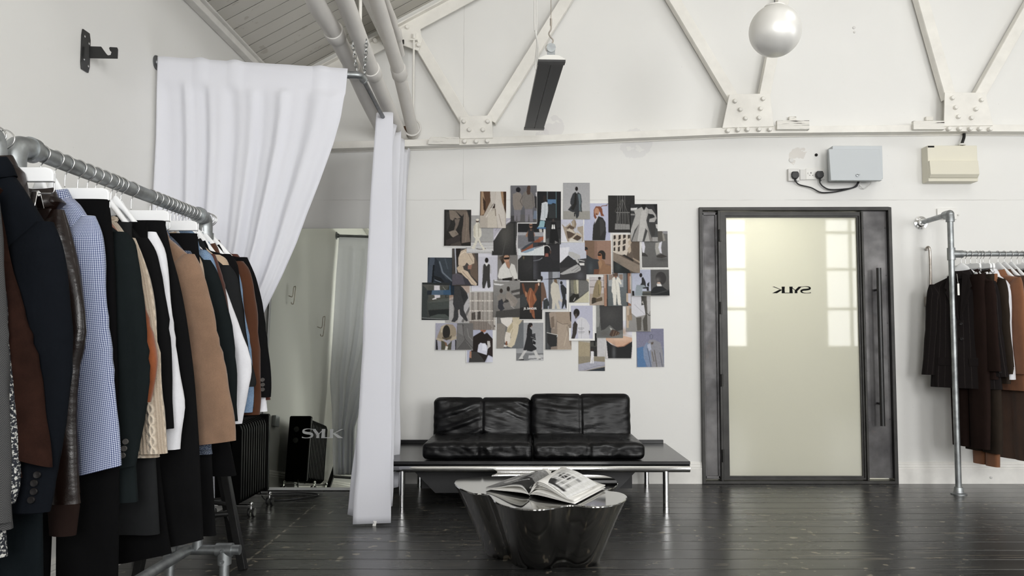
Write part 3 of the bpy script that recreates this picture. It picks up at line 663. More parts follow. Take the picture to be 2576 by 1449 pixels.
PR = [
(1118,528,1185,621,3,'dark print of a brown bow and hanging sash','bg 2c2b2a 26231f;p 3a3836 8 8 30 4 22 40 10 60;p 7d7268 18 2 40 3 52 14 60 22 48 25 40 22 32 30 22 26;p 6e645c 38 26 58 25 52 42 42 57 36 58 42 40;p 857b70 18 60 34 56 44 56 54 66 34 75 26 70;p 776b61 46 60 52 66 40 68 40 60;p 6c6259 38 2 84 2 74 8 66 18 58 14;p 75695f 72 8 84 4 92 24 92 55 97 86 66 90 66 60 70 40;l 8a7d70 2 82 10 84 40 80 86;p 383331 8 82 36 74 50 68 62 70 58 84 34 90 8 98;p 49423d 26 93 60 84 66 100 22 100;w 0 0 0 2;n 0.12'),
(1174,542,1241,637,2,'print of a figure in a loose cream suit walking past a grey wall','bg a09f9d a8a7a5;p cbcaca 0 72 100 72 100 100 0 100;b 8a8887 y 75 5.4 1.1;p 76736f 0 70.5 100 70.5 100 72 0 72;p 4a4744 0 70 12 70 12 80 0 80;l 77726b 3 38 88 52 90 70 88;e 3f2c22 41 15 6 4.5;e ded9cc 41 12.5 6 3;p d9d5c8 32 24 38 19 46 19 52 24 56 44 56 54 52 58 48 62 54 74 70 90 62 92 50 76 43 66 36 78 30 90 18 86 30 72 34 62 27 56 26 36;p c2bdac 27 28 33 24 34 58 28 54;l 97927f 2 44 22 45 56;n 0.08'),
(1208,482,1273,574,1,'print of an unbuttoned pale jacket over brown','bg b7ada1 b0a89e;p 5b4433 0 0 40 0 42 24 24 52 14 66 0 66;p a48a70 4 0 12 0 20 34 16 62 4 66;p 3a2a20 10 14 22 30 22 56 14 50;p c4bdb5 38 0 58 0 56 30 46 36 40 24;p c9c2ba 60 0 76 0 82 20 94 58 98 100 70 100 62 60 54 40 58 20;p 9b7f63 78 0 88 0 100 40 100 62 84 30;p 3d2a1c 88 0 100 0 100 64 92 46;p 33231a 50 34 58 34 57 46 40 46;l d8d2ca 3 52 36 40 52 24 70;p c4bcb0 30 56 62 50 66 100 30 100;l 7a6d60 3 58 48 60 66;l 8c7f72 2 72 62 84 94;n 0.06'),
(1238,549,1304,642,0,'print of taut black cloth edged in white','bg 3b3a39 2d2d2c;p b9b6c0 0 0 94 0 60 14 30 34 10 58 0 64;l e3e1e6 3 80 0 44 18 10 54;l 8f8c96 2 40 6 14 34;g 55534f 50 46 22 30;l 4d4b49 3 60 30 40 100;l 1e1e1d 3 84 10 84 96;p c4c2c4 94 0 100 0 100 100 94 100 90 70 94 40;p 5a5856 0 62 6 66 4 70 0 70;n 0.1'),
(1285,467,1351,560,2,'print of two long-haired figures in beige suits seen from behind','bg 6c6b6f 55555a;p 5c5a5a 0 80 100 78 100 100 0 100;p 3e3d3e 0 82 20 82 20 100 0 100;e 17151a 29 12 9 7;p 857d76 8 24 26 18 40 22 44 40 46 56 40 66 14 66 8 50;p 7a777d 12 66 38 66 36 96 26 96 24 76 20 96 14 96;p 75706c 40 30 52 18 58 16 78 18 88 30 92 56 84 60 82 64 54 64 50 56 44 52;p 7d7a82 54 64 82 64 84 98 72 98 69 74 64 98 54 98;p 4b3a31 62 4 74 6 74 24 64 26 60 18;e 4b3a31 69 6 6 6;l 4c4844 2 46 28 36 42 44 54;l 5c5652 1.5 82 26 86 56;p c7c4c6 94 20 100 20 100 30 96 30;p 6f7a8c 88 68 100 68 100 92 84 90;p 2c2a2b 90 28 100 32 100 64 92 60;w 0 0 1 0;n 0.1'),
(1302,560,1369,643,1,'print of a sunglassed woman in a dark dress leaning by a vintage car','bg 3a3a3c 8b8b90;p 1c1c1e 2 4 98 4 98 30 2 30;p b9b4ae 78 12 90 12 92 30 82 30;p a3a2a6 0 30 100 30 100 42 0 42;p 76767b 0 42 60 42 60 74 0 74;l 4b4b50 2 0 40 40 40;e 8d6c5a 50 10 6 8;p 1b1a1c 44 8 57 8 57 12 44 12;p 93705c 42 22 58 22 66 40 60 44 42 42 30 44 32 36;p 2e2d30 40 22 46 20 50 25 56 20 60 22 62 44 64 58 40 58 38 40;p 84503c 14 90 18 78 50 62 80 48 92 46 92 54 60 76 30 88;p 3f464c 12 82 30 70 62 56 60 62 24 82;p 9c5e48 78 46 100 42 100 52 84 56;p d5d9da 0 80 10 78 14 90 40 90 62 80 100 70 100 100 0 100;p 8ba0b2 14 90 44 80 66 74 60 84 30 92;w 2 4 4 0;n 0.1'),
(1351,482,1411,576,2,'print of a figure in a white waistcoat and pale blue skirt in a dark doorway','bg 1c1d1f 1a1b1d;p 2c3133 40 0 46 0 46 24 40 24;l 8a979b 1.5 43 0 43 22;l 5f7a7e 2 79 0 80 70;p 5a7898 44 22 78 22 78 33 66 31 58 35 44 33;p 2f3233 46 34 78 34 78 96 50 96;p 2b2320 26 13 36 11 38 26 30 28 26 22;p c6cbcf 20 32 28 30 36 28 45 30 46 52 40 78 14 76 18 56;l 8d979b 1.5 34 34 32 70;p 7fa3ad 16 78 32 78 30 96 32 116 14 116;p 8fb1ba 14 78 34 80 28 100 0 100 10 90;p 4b6e92 0 96 40 95 40 100 0 100;p 4f5453 44 84 56 80 66 98 48 98;n 0.12'),
(1373,549,1411,615,3,'small dark print of a person in a black coat with white shirt tails','bg 2a2a2b 343434;p 1d1d1e 0 0 100 0 100 10 0 10;e 47403b 50 9 6 5;p 161617 34 16 66 16 76 50 88 90 60 96 56 84 50 98 26 94 28 60;p dcdcda 42 26 49 26 48 42 38 42;p dcdcda 53 26 58 26 61 42 51 42;p 5a5a5a 0 80 20 76 20 100 0 100;p 777573 60 86 80 92 60 98;p 4b4b4b 84 78 100 78 100 100 88 100;n 0.12'),
(1341,610,1409,703,2,'dark print of a head in headphones seen from behind','bg 2b2a2c 2d2d30;p 39393d 0 0 20 0 10 50 0 46;l d9d5d2 3 35 24 37 14 44 10 52 9 60 13 64 22;e 131214 50 25 15 15;e 4d3c36 36 27 3 5;e 4d3c36 64 27 3 5;p 87544a 46 30 56 30 57 39 44 39;p 272729 0 54 24 48 36 40 62 40 74 48 100 50 100 100 0 100;l 8d9096 2 2 50 24 47 34 42;g 4b4b50 6 80 10 40;w 0 0 2 0;n 0.12'),
(1417,460,1484,552,1,'print of a long dark coat striding on a pale grey backdrop','bg a5a5a7 b0afb0;p 97958f 0 77 100 77 100 100 0 100;e 1c1715 50 17 5.5 6;p 353739 36 30 46 25 50 30 56 26 66 32 70 52 68 60 70 80 60 78 58 90 52 97 48 97 44 80 34 80 17 74 30 62 26 56 28 44;p 5b666a 54 30 64 32 68 54 64 62 66 78 58 76 58 50;p 22211f 44 28 50 30 50 58 38 76 28 70 40 56;l 76838a 1.5 60 34 61 58;p 2b2c2d 40 82 45 80 44 92 40 92;n 0.07'),
(1411,552,1470,610,1,'print of a jagged concrete building against pale sky','bg c6c7d6 b5b3b0;p a09283 6 22 18 34 40 16 52 40 60 60 64 100 30 100 6 40;p 8a7b6b 44 12 56 0 62 6 66 22 62 40 52 34;p a89b8a 46 12 58 2 58 30 48 34;p 5b4c41 20 36 36 24 56 34 58 42 32 42;p b3a594 20 34 36 18 42 20 26 36;p 54463c 24 52 34 46 62 58 60 66 44 78 30 84;p c5bbab 24 50 36 38 60 56 58 62 36 52;p 4d4036 48 82 70 66 88 74 82 86 70 92;p bcae9b 46 80 68 56 90 70 90 78 66 66 50 84;p a69a8b 70 34 96 28 96 96 90 96 88 66 70 46;p cfc9be 36 88 44 80 80 98 34 98;p d7d6dc 0 20 8 30 28 96 0 100;w 0 2 6 4;n 0.1'),
(1468,510,1535,605,0,'print of a red-haired model in a dark oversized blazer, lilac backdrop','bg b9bbd0 b3b6cb;p 2d2c2b 36 60 46 42 56 36 72 40 82 52 84 80 80 100 32 100;p 3c3b3a 60 44 74 44 80 70 62 90;p c8c6cf 44 36 58 32 52 42 42 56;p 7d4a35 38 20 46 10 62 10 70 16 72 28 78 36 66 36 62 26 48 14 44 30 50 40 44 44 38 36;e b4886f 50 24 9 10;p 6a4233 46 28 54 30 52 33 46 32;l 7a4f3c 3 62 14 70 9 88 8;l 4e3a33 2 84 8 94 2;w 1 2 0 0;n 0.06'),
(1530,492,1597,585,1,'print of a clear plastic carrier bag on black','bg 2c2b2a 252423;p 3a3938 30 46 80 46 80 90 28 90;l 6b6a68 1.5 54 10 34 46 30 90;l 64625f 1.5 54 10 72 46 80 90;p 353433 40 56 52 52 64 54 70 76 40 78;l 9b9a97 1.5 30 46 82 46;l 7d7c79 1.2 56 14 42 50 34 78;p 868583 26 76 80 78 80 92 24 92;b 6f6e6c x 26 9 1.2;p 2a2928 80 0 100 0 100 100 80 100;p 2a2928 0 0 25 0 24 100 0 100;p 2a2928 20 92 84 92 84 100 20 100;l 55534f 1.5 50 12 26 44;n 0.14'),
(1586,514,1654,608,4,'print of a pale sleeveless coat over a dark street','bg 2b2b2c 4a4a4a;p 8d8c8b 2 10 26 14 20 20 0 18;p d2d1cf 0 12 26 10 22 16 0 16;p 8a8987 0 26 16 27 16 30 0 30;e 191817 49 6 8 8;p a9a7a4 42 8 50 18 58 8 66 14 64 28 58 44 62 58 74 88 80 100 50 100 62 72 46 56 24 100 22 78 34 50 14 70 0 100 0 70 18 30 14 18;p 918f8c 34 48 44 46 40 72 22 100 4 100 14 80;p b8b6b3 40 20 58 14 56 60 42 100 24 100 32 60;p 7f7c79 60 60 74 86 82 100 70 100;p a4a2a0 66 14 78 14 92 28 96 38 88 48 68 48 70 40 90 36 80 28 66 26;p 2a2a2b 66 26 84 28 90 34 72 38;p 3a3938 70 50 92 50 88 84 78 86 72 66;p c1bfbc 92 54 100 54 100 68 94 64;p 989694 78 88 100 88 100 100 80 100;p 1d1d1e 84 0 100 0 100 30 94 24;n 0.1'),
(1612,581,1681,676,0,'print of striding legs in white trousers and flat shoes','bg 6d6c6b 5c5b5a;p 8c8b8e 50 2 100 0 100 8 60 8;p 5a5752 60 0 78 0 90 26 80 28 60 26;p 8d8a83 78 6 84 8 90 26 82 28;p d3d2da 2 28 12 28 16 42 12 58 6 56;p a09e99 54 32 72 30 66 44 72 58 56 64 52 46;p d3d2da 68 32 78 28 74 44 76 60 70 58 64 44;p 3a3836 2 60 14 58 26 66 24 68 2 66;p 3a3734 56 66 70 62 78 62 96 68 76 72 58 70;g 474645 76 76 18 5;w 3 1 2 3;n 0.09'),
(1541,590,1609,687,3,'print of a slab-block facade above a concrete ramp','bg 6a5d52 5a5148;p c9bfb3 0 0 66 0 66 26 50 56 22 52 0 46;p 3a332e 3 4 11 2 12 12 3 14;p 3a332e 22 3 30 1 30 12 21 15;p 3a332e 38 1 48 0 48 9 38 12;p 3a332e 3 20 10 18 11 28 3 31;p 3a332e 20 19 29 16 28 27 20 30;p 3a332e 38 16 48 13 48 24 37 27;p 3a332e 3 35 10 33 10 43 3 44;p 3a332e 19 34 27 31 27 44 19 45;p 3a332e 37 31 47 28 47 40 37 44;p 3a332e 56 2 64 0 64 10 56 12;p b5a593 56 20 66 12 70 22 60 30;p b5a593 54 38 66 28 68 44 60 50;p 5b5046 70 18 100 12 100 72 78 62 72 40;p 2b2724 34 54 44 52 78 66 74 70;p 9a8b7b 74 60 100 70 100 75 74 64;p 85796d 2 46 40 60 100 80 100 104 66 94 2 70;p 232626 2 68 60 92 66 100 4 100;g 3b4140 20 84 10 12;w 2 1 0 0;n 0.1'),
(1471,604,1539,691,2,'brown print of two women in tan jackets, one in dark glasses','bg 8a6e60 7a6154;p 77604f 0 0 36 0 36 60 0 60;p 957869 46 4 98 2 98 70 46 66;e 1c1a19 4 26 8 6;p 7d5440 0 30 10 28 8 48 0 50;p 34373a 6 42 30 54 50 56 58 70 42 100 0 100;g 4c5054 22 80 8 16;e 26221f 62 42 14 12;e a06c4e 56 48 8 9;p 191716 48 41 60 41 60 46 48 46;p 26221f 60 36 76 38 76 56 66 56;p 8a6a52 48 62 60 56 72 60 76 70 96 76 98 98 50 100 52 80;p 9f7d60 50 62 60 58 64 70 56 84;p 6a4635 34 84 54 84 50 100 32 100;w 0 2 3 1;n 0.08'),
(1408,611,1475,704,2,'black and white print of two hands over a dark jacket','bg c4c6d2 b9bbc6;p dcdce2 0 14 38 12 32 30 28 52 0 54;p 3a393a 0 54 26 52 30 48 74 44 100 42 100 100 0 100;p b5b4b3 34 24 52 26 76 34 78 42 66 44 72 52 68 56 56 44 40 38 32 32;p 2b2b2c 32 34 50 44 66 56 40 66 0 68 0 56;p a9a8a7 0 84 34 70 66 58 78 66 78 74 62 80 40 82 12 86;l 5f5e5e 1.5 56 78 78 66;l 5f5e5e 1.5 44 76 70 64;p dddbd8 72 55 92 55 92 61 76 61;l e0dedb 2 72 47 92 50;g 55555a 76 90 14 10;n 0.07'),
(1303,642,1352,709,0,'plain black cloth print with a pale corner','bg 2b2b2b 222222;p c7c6cc 0 0 16 0 20 4 0 18;g 8b7c5c 30 10 3 5;g 343434 60 40 40 30;w 0 0 0 3;n 0.12'),
(1252,641,1302,706,2,'print of a woman in black sunglasses and a white shirt','bg 75726f 7c7976;p 33291f 10 10 34 2 58 0 62 14 34 30 24 42 20 30;g 5b5047 14 14 12 6;e b58f77 45 16 14 16;p 17140f 30 12 58 10 58 18 34 20;p a37a62 40 30 58 26 62 46 58 54 44 44;p d6d4cf 26 38 38 30 48 50 58 56 68 34 84 40 98 78 100 98 80 92 76 80 70 90 36 94 8 92 2 84 10 56;l a4a29d 1.5 58 56 72 84;p 211e1b 24 92 72 86 72 100 26 100;p 211e1b 84 94 100 92 100 100 84 100;n 0.07'),
(1187,637,1253,733,1,'print of a figure in dark overalls on white','bg c6c5ce c9c8d2;p d5d4dc 0 0 100 0 100 10 0 10;p d5d4dc 0 90 100 88 100 100 0 100;e 17120f 56 19 7 7;p d9d8d6 50 26 62 26 62 32 56 36 50 32;p b3b2b5 41 32 46 30 46 52 39 54;p b3b2b5 66 30 72 32 74 54 68 52;p 3a3937 44 30 50 28 56 35 62 28 68 30 68 56 72 88 64 92 60 88 58 72 50 92 42 92 40 80 42 56;p d0cfd4 56 76 60 90 50 92;w 0 1 1 1;n 0.05'),
(1138,625,1203,719,2,'print of a blonde ponytail over a dark jacket','bg 4d4946 3b3633;p 241f1c 10 0 34 0 24 40 10 60;l b1b3bb 4 12 0 16 70;p 65574c 62 20 82 10 96 40 98 90 70 70;p c8b7a3 24 26 34 8 52 2 72 10 84 26 84 40 66 46 56 38 48 46 34 50 24 44;l 8e7a66 1.5 52 6 66 20 78 36;l e4d7c6 2 30 18 46 10 60 12;p c0ad97 18 52 30 44 42 50 46 60 36 66 24 64;p 9b7363 60 46 76 44 72 56 60 56;p cdbba6 30 60 42 56 60 62 72 76 94 94 92 100 72 96 60 84 40 70;l 87725f 1.5 40 62 66 82 88 98;p 56525a 0 70 18 66 40 72 54 84 62 96 0 97;p 3b3940 40 74 60 82 76 100 50 97;n 0.1'),
(1076,648,1143,742,0,'print of a dark blue satin shirt tucked into jeans','bg 2c323a 252a31;p 4a525e 8 0 26 0 24 40 16 70 2 80 0 40;p 3a4148 28 0 96 4 98 60 70 58 50 40 40 10;l 6a727c 5 44 12 56 40 90 62;l 4e565e 4 64 4 74 30;p 1a1c20 22 48 50 54 64 66 30 62;p 4f6377 24 66 62 70 84 74 78 100 16 100;p 3b5670 60 74 96 76 98 100 60 100;p 1d2834 84 70 100 66 100 100 88 100;l 86919c 2 28 60 50 66;p 0f1317 20 20 26 20 22 66 14 84;n 0.12'),
(1062,711,1130,805,2,'print of white trousers and shoes beyond a car seat','bg 595954 3a3d3b;p 2a2d2d 0 0 100 0 100 8 30 6 0 6;p 3a3f3e 2 8 16 16 26 36 20 50 20 92 2 94;p 4f504a 22 10 100 10 100 40 30 50 24 44;p d7d3d6 44 8 64 8 66 40 48 42 44 30;l d7d3d6 4 46 22 42 32;p dfdcdc 32 31 46 29 48 33 32 33;p dfdcdc 38 44 50 40 54 44 38 46;l 8a8a84 2 76 12 100 34;l 2b2e2e 3 100 8 86 36 88 42 96 40;p 565a55 24 52 60 46 100 40 100 48 60 54 28 58;p 474c49 22 54 100 50 100 68 24 72;p 252827 24 74 100 70 100 92 30 92;p 4d534f 32 90 60 84 86 84 100 92 98 96 32 94;l 8f9391 2 2 94 100 98;p 1d2021 0 97 100 98 100 100 0 100;n 0.1'),
(1122,718,1181,812,1,'print of black-trousered legs striding on cobbles','bg b19e92 a9a6a4;p 9b8373 0 6 34 0 34 30 0 38;p 8f8c8a 10 42 36 34 36 96 4 98;p a8a6a5 0 44 34 40 30 100 0 100;p b5b3b4 62 44 96 18 100 60 70 100 50 100;p 6e6c6b 66 96 100 54 100 66 74 100;p 3a3a3b 28 0 58 0 70 6 88 20 94 34 84 44 76 54 76 66 84 78 94 94 86 96 60 78 58 64 52 66 54 84 50 92 38 98 24 96 34 84 36 60 30 50 32 30;p 2d2d2e 58 4 92 28 76 48 66 30;n 0.16'),
(1181,735,1248,830,0,'print of a white-shelved record library','bg c2bdb7 a8a29b;b 9a918a x 6 5.2 2.2;b 6f6963 x 12 18.5 3;p d6d0c8 0 22 100 22 100 25 0 25;p d6d0c8 0 48 100 48 100 51 0 51;p cfc8bf 0 74 100 74 100 76 0 76;p 4a4540 8 56 22 52 24 72 8 74;p 3a3531 32 52 42 50 42 72 30 72;p 857c75 0 76 66 78 84 92 80 100 0 100;b 6a625c x 8 9 1.5;p 3b3835 92 88 98 88 98 91 92 91;p d6d0c8 90 20 93 20 93 86 90 86;w 0 0 3 0;n 0.12'),
(1241,704,1308,798,3,'print of two figures in robes sitting on a dark bench','bg 8f8d8a 6b6865;p dddcdc 4 1 66 1 56 5 6 4;p dddcdc 2 10 42 13 28 16 4 14;p 4b4846 66 30 100 24 100 48 90 50 70 40;p 8f8c89 70 36 98 32 98 38 72 42;p 3b3937 30 52 60 46 60 60 36 62;e 332b26 30 30 6 6;e 2c2521 56 25 6 7;p 857f79 16 44 28 36 36 40 44 38 46 54 38 60 30 44 24 56 16 56;p 8b847d 46 42 54 30 64 36 80 46 92 56 86 66 80 72 66 70 56 54 48 52;p 9a928a 56 46 66 56 78 64 72 72 62 66;p 34353a 20 56 34 52 44 76 28 86 18 74;l 857f79 3 24 80 18 90;l b4aeaa 2 66 70 78 76;p 7a7673 36 66 60 58 66 70 50 78 40 74;p 454341 12 84 100 76 100 100 10 100;n 0.1'),
(1307,710,1364,805,2,'print of a red ponytail on black with a white wordmark','bg 353331 232221;p 3d3f3f 0 36 30 28 44 40 30 64 0 68;p 6e4532 10 4 18 4 26 22 34 28 33 38 27 40 16 24;p a5795c 24 24 33 28 33 38 27 40;p 6e4532 68 6 84 2 80 18 64 36 58 40;e e0c4b0 84 6 3 4;e 37322e 46 12 22 18;p 8d5a40 44 16 52 16 60 24 70 36 76 47 68 54 60 62 66 80 68 97 58 92 50 78 42 62 31 46 33 34;l c08a68 2 50 22 42 50 48 80;l 6b3f2b 2 56 26 60 54 56 84;l b98058 2 62 34 68 48;w 0 0 0 2;n 0.12'),
(1361,684,1428,778,3,'print of three figures in long coats, one cream, one black','bg 8d9096 9a9da6;p b7bccb 0 0 28 0 28 100 0 100;p 5e5f63 28 0 44 0 44 100 28 100;p 9da0a6 44 0 64 0 64 100 44 100;p b0b4c4 68 0 94 0 94 100 68 100;e 241c18 2 18 6 7;p 6b5346 0 28 10 28 18 50 22 70 14 70 6 80 4 100 0 100;p 35393b 8 76 24 70 32 88 26 92 26 100 8 100;p c9c3b7 38 34 48 26 58 28 66 36 74 72 66 74 64 80 72 100 60 100 54 82 50 100 40 100 42 76 36 56;p 75614c 48 22 54 18 60 22 62 32 50 28;p c7c1ba 66 72 82 74 80 82 68 78;e 222325 76 30 5 5;p 2b2d30 72 36 82 34 96 46 98 58 92 60 92 74 98 80 96 98 90 96 88 86 80 98 76 98 80 70 74 50;w 0 0 5 1;n 0.06'),
(1432,702,1482,761,0,'print of a sunlit trouser leg beside a black shoe','bg 5d5d5a 4a4a48;p 77756b 6 0 22 0 24 60 10 60;p 8a8772 22 0 44 0 46 62 28 66 22 40;p c4bfa9 34 0 46 0 47 60 40 62;p 24231f 22 62 48 66 50 80 24 96 0 98 0 80;p 6c6b69 48 4 98 12 96 50 50 76;p c2bda6 98 50 100 100 22 100 60 76;l c9c8c4 2.5 22 92 30 80;p c3baa8 80 0 100 0 98 16;w 0 0 2 0;n 0.1'),
(1483,696,1520,768,0,'print of a tan trench coat with a leather bag','bg c5bfc0 b5aaa4;l 3f3837 2 0 14 100 13;l 3f3837 4 0 36 100 36;p a7998c 0 60 100 58 100 100 0 100;e 2a211d 68 6 10 6;p 8b7d63 50 14 66 10 80 18 82 40 76 62 70 70 20 80 26 50 38 26;p a1926f 56 16 72 14 78 40 72 60 62 60;p 3c342a 16 74 30 72 70 80 84 72 86 82 60 86 14 96;l 1e1a17 3 62 28 64 64;p 5a4d3c 40 78 84 70 84 84 46 88;w 0 2 0 0;n 0.08'),
(1519,678,1587,770,2,'print of a white trouser suit in an underground carriage','bg 70757a 585e5f;p 9c7864 0 0 12 0 12 100 0 100;l c8b8a8 2.5 4 0 4 50;p 2a2a2a 12 0 14 0 14 100 10 100;p c0c6d2 14 0 34 0 34 8 14 8;p a2a5a8 16 12 40 10 40 46 18 46;p 8e7e74 18 14 38 12 38 26 18 30;p a2a5a8 52 10 72 10 72 48 56 48;p 8c7a6e 56 14 70 14 70 28 58 28;p 3a3a3a 84 10 88 10 88 100 84 100;p 8f6a56 88 10 100 10 100 100 88 100;l d2c4b4 2.5 97 20 97 54;e 8d5f4c 44 16 6 7;p 5b4a3f 34 12 52 10 54 18 36 20;p dcd9d0 32 24 40 20 45 30 50 20 60 26 66 40 62 42 54 34 58 50 62 92 50 94 47 60 44 94 34 92 32 66 28 60;l b3aea4 1.5 42 28 46 56;p d4d1cb 34 92 44 92 44 97 34 97;p d4d1cb 50 93 62 93 64 97 52 97;n 0.08'),
(1589,678,1685,745,4,'wide print of a seated figure beside the dark back of a head','bg aeb2c4 b3b7c6;p 565554 49.5 0 100 0 100 100 49.5 100;p 232121 0 80 6 80 6 100 0 100;e 211b1a 24 22 4 8;p 2b2b2c 26 32 30 28 36 46 37 66 28 64 22 58 26 48;p 8d969c 12 58 32 58 36 66 26 74 28 98 6 98;p 232424 36 66 44 64 44 80 38 80 38 72 28 72 28 68;p 232424 40 54 46 46 45 64 40 62;p 55554f 27 82 60 80 60 100 27 100;p 232527 49 82 56 68 66 62 78 62 90 76 100 80 100 100 49 100;e 363434 76 34 14 24;g 6b6765 68 40 6 9;p dad9d8 65 54 76 54 78 63 66 63;p c0a898 67 48 74 48 75 54 66 54;l 3a3c3c 3 27 92 60 92 100 76;w 0 1 2 1;n 0.08'),
(1575,738,1637,834,3,'print of a white leather bag against dark trousers','bg 9d9a96 8b8987;p b9a794 0 0 14 0 10 90 0 90;p c7c6cf 8 0 20 0 18 34 8 34;p d0cfd5 22 0 60 0 62 24 76 30 78 56 40 62 22 52;l a19fa6 1.5 34 30 74 54;p 4f4c47 62 2 82 2 84 40 86 98 70 98 66 70 78 56 72 30;p 43413d 62 4 74 6 76 30 62 32;p a8a5a1 68 20 62 24 72 30;p 5a5650 40 64 62 62 60 96 44 98;p 8e7a66 14 40 20 40 24 66 12 68;p 9a8772 4 58 20 56 24 70 6 72;p b8b6b6 84 0 96 0 98 44 88 56;l 2a2826 2.5 84 52 92 58 100 58;w 0 0 1 0;n 0.06'),
(1500,755,1567,850,1,'print of a dark draped cloth with a hand fanned at its hem','bg 6d6d6b 666765;p 8f8f8c 0 0 12 0 14 50 10 70 0 72;p 3b3b3b 12 0 100 0 100 78 76 82 50 66 30 78 18 80 14 50;g 4b4a49 50 40 30 20;g 5c5a57 30 88 16 8;p 4b3a30 48 92 58 78 74 80 88 86 78 98 60 98;l 8e7762 1.5 60 96 66 82;l 8e7762 1.5 68 97 76 84;l 8e7762 1.5 76 96 84 86;p bfbdb8 50 72 60 76 54 80;p 747572 0 96 50 98 100 88 100 104 0 104;n 0.09'),
(1431,764,1496,857,1,'white-bordered print of a sleeveless back with faint lettering','bg b8b9cb bcbccc;e 1f1b19 30 25 12 11;p 4f4641 22 30 30 26 34 36 26 42;p d2d1d6 30 44 48 36 66 42 80 58 78 98 36 98 34 70;p 3a3430 16 56 24 46 34 56 30 80 20 98 8 98 14 80;p 3a3430 76 72 82 74 78 86;l a6a5ae 1.2 50 42 48 96;l 4c4b50 1.6 36 66 58 66;l 77767c 1 40 70 54 70;l 4c4b50 1.3 36 76 60 76;l 77767c 1 38 79 56 79;l 8b8a93 1 24 12 30 12;l 8b8a93 1 66 12 70 12;w 8 6 8 6;n 0.05'),
(1371,784,1438,880,2,'print of a fawn coat skirt with a black book under the arm','bg 8f8378 877a6f;p 3a3b3c 0 0 20 0 24 40 22 100 0 100;g 565859 10 70 5 40;p a39486 16 4 40 2 44 20 36 46 22 42;p 7a6c60 22 16 34 12 36 40 24 44;p a09080 40 0 100 0 100 30 84 36 62 32 46 26;p ab9c8d 46 26 84 34 92 60 98 94 100 100 46 100;l 6d6055 2 46 26 66 33 86 32;l c2b4a4 2 88 40 70 90;l 75685c 2 82 40 96 88;p 2a2a2a 8 56 46 62 44 90 20 92 8 80;l cfcdc9 2 8 55 47 61 45 66;p 2a211c 92 0 100 0 100 30 94 24;w 2 1 2 1;n 0.07'),
(1455,838,1522,933,0,'print of a tiny white-clad figure on a pavement by a pale wall','bg b8b6bb 9d9484;p a69a82 0 14 44 14 44 76 0 80;p b5b0a6 0 10 44 4 44 26 0 22;p 2c2b29 44 0 70 0 70 62 44 62;p 4a4944 44 24 70 24 70 36 44 36;p 1d1d1c 56 0 64 0 64 34 58 34;p c4c2c3 70 2 98 2 98 76 72 76;p 8f8775 0 62 98 62 98 76 0 82;p a8a8b4 0 82 60 74 98 76 98 86 30 98 0 100;l 6e6e78 1 24 96 70 86 98 84;p 31373e 30 99 98 89 98 100 30 100;e 3a2f28 52 44 3 3.4;p e3e2e4 47 48 57 48 58 62 57 80 53 80 52 66 50 80 44 80 47 62;n 0.1'),
(1524,806,1591,902,0,'curling print of a bare back above a black neckline','bg c9c8d0 d2cdcd;p d9d8e0 66 0 98 0 100 40 70 34;g b59a80 68 30 12 10;p c9a48c 0 46 20 44 60 40 100 46 100 54 70 66 40 68 0 52;g dcbfa8 50 48 40 6;p a87c64 18 62 40 68 66 66 90 56 90 60 66 71 36 72 14 62;p 202122 2 52 22 64 44 70 68 68 100 54 94 100 8 100;g 5a5c5e 30 84 6 20;w 0 0 2 1;n 0.05'),
(1601,827,1671,924,0,'bluish print of denim trousers draped from a hanger','bg 7b7d95 6a7690;p 7f7f94 0 0 100 0 96 50 0 54;p 56779f 2 50 26 46 34 100 4 100;l 4b4e5c 1.5 50 26 49 17 54 15 60 18 58 24 55 27;p 8d8d94 46 30 62 28 86 36 94 56 98 100 50 100 44 70 34 48;p 7f8da6 24 50 36 36 48 40 50 56 54 100 40 100 26 76;l 4f5262 2 40 52 52 100;l 5d564f 2.5 64 56 72 98;l 6c6459 3 56 60 62 84;l 4e5060 2 84 62 92 98;p aeb3c4 38 42 50 38 54 54 44 58;p 5c534c 52 36 62 34 60 40 54 42;w 0 0 1 1;n 0.12'),
(1299,812,1367,907,0,'print of a woman in a long black coat striding in white shoes','bg 9b9c9e a6a7a9;p 7c7d7f 0 80 100 80 100 100 0 100;p c3c3c4 46 86 98 84 98 92 44 94;p c3c3c4 50 97 98 94 98 100 40 100;e 221d1c 52 6 8 6;p 221d1c 42 6 52 4 50 16 46 34 38 34 40 18;p b08a78 55 8 58 8 56 14;p 262729 42 24 50 14 58 20 58 32 70 36 72 46 60 44 62 58 74 66 74 70 56 76 26 72 32 56 36 44;p 3b3c3f 58 30 70 28 70 38 60 38;p 1b1c1e 62 46 72 52 70 58 60 56;l 8d8e90 1.5 54 38 68 42;p cdccca 28 74 40 72 24 90 26 96 8 96 14 90;p cdccca 62 74 72 72 82 88 92 94 76 96;p 2b2a2a 10 96 28 95 28 98 12 98;p 2b2a2a 78 96 90 94 88 97;n 0.07'),
(1250,782,1317,876,1,'print of cream trousers flared over a bare foot','bg 807c78 5f6062;p 6a6d70 70 40 100 30 100 100 54 100;p 8b857e 0 34 34 34 26 100 0 100;p e1dcd6 14 20 60 16 54 40 40 44 18 32;p c9bda4 58 14 76 0 98 0 96 24 80 40 60 40;p b8a987 84 2 98 0 98 20 86 18;p cfc3ab 40 44 62 28 82 40 78 60 66 90 54 98 38 94 44 84 54 70 34 72;p ddd6cc 34 56 52 60 50 80 44 88 30 84 30 72;p b6a98c 50 40 58 30 60 44 46 58 36 54;l 9c8e72 1.5 60 50 50 70;p 83543a 34 80 40 82 38 92 32 92;p dcd9d4 28 90 38 92 36 96 26 95;n 0.07'),
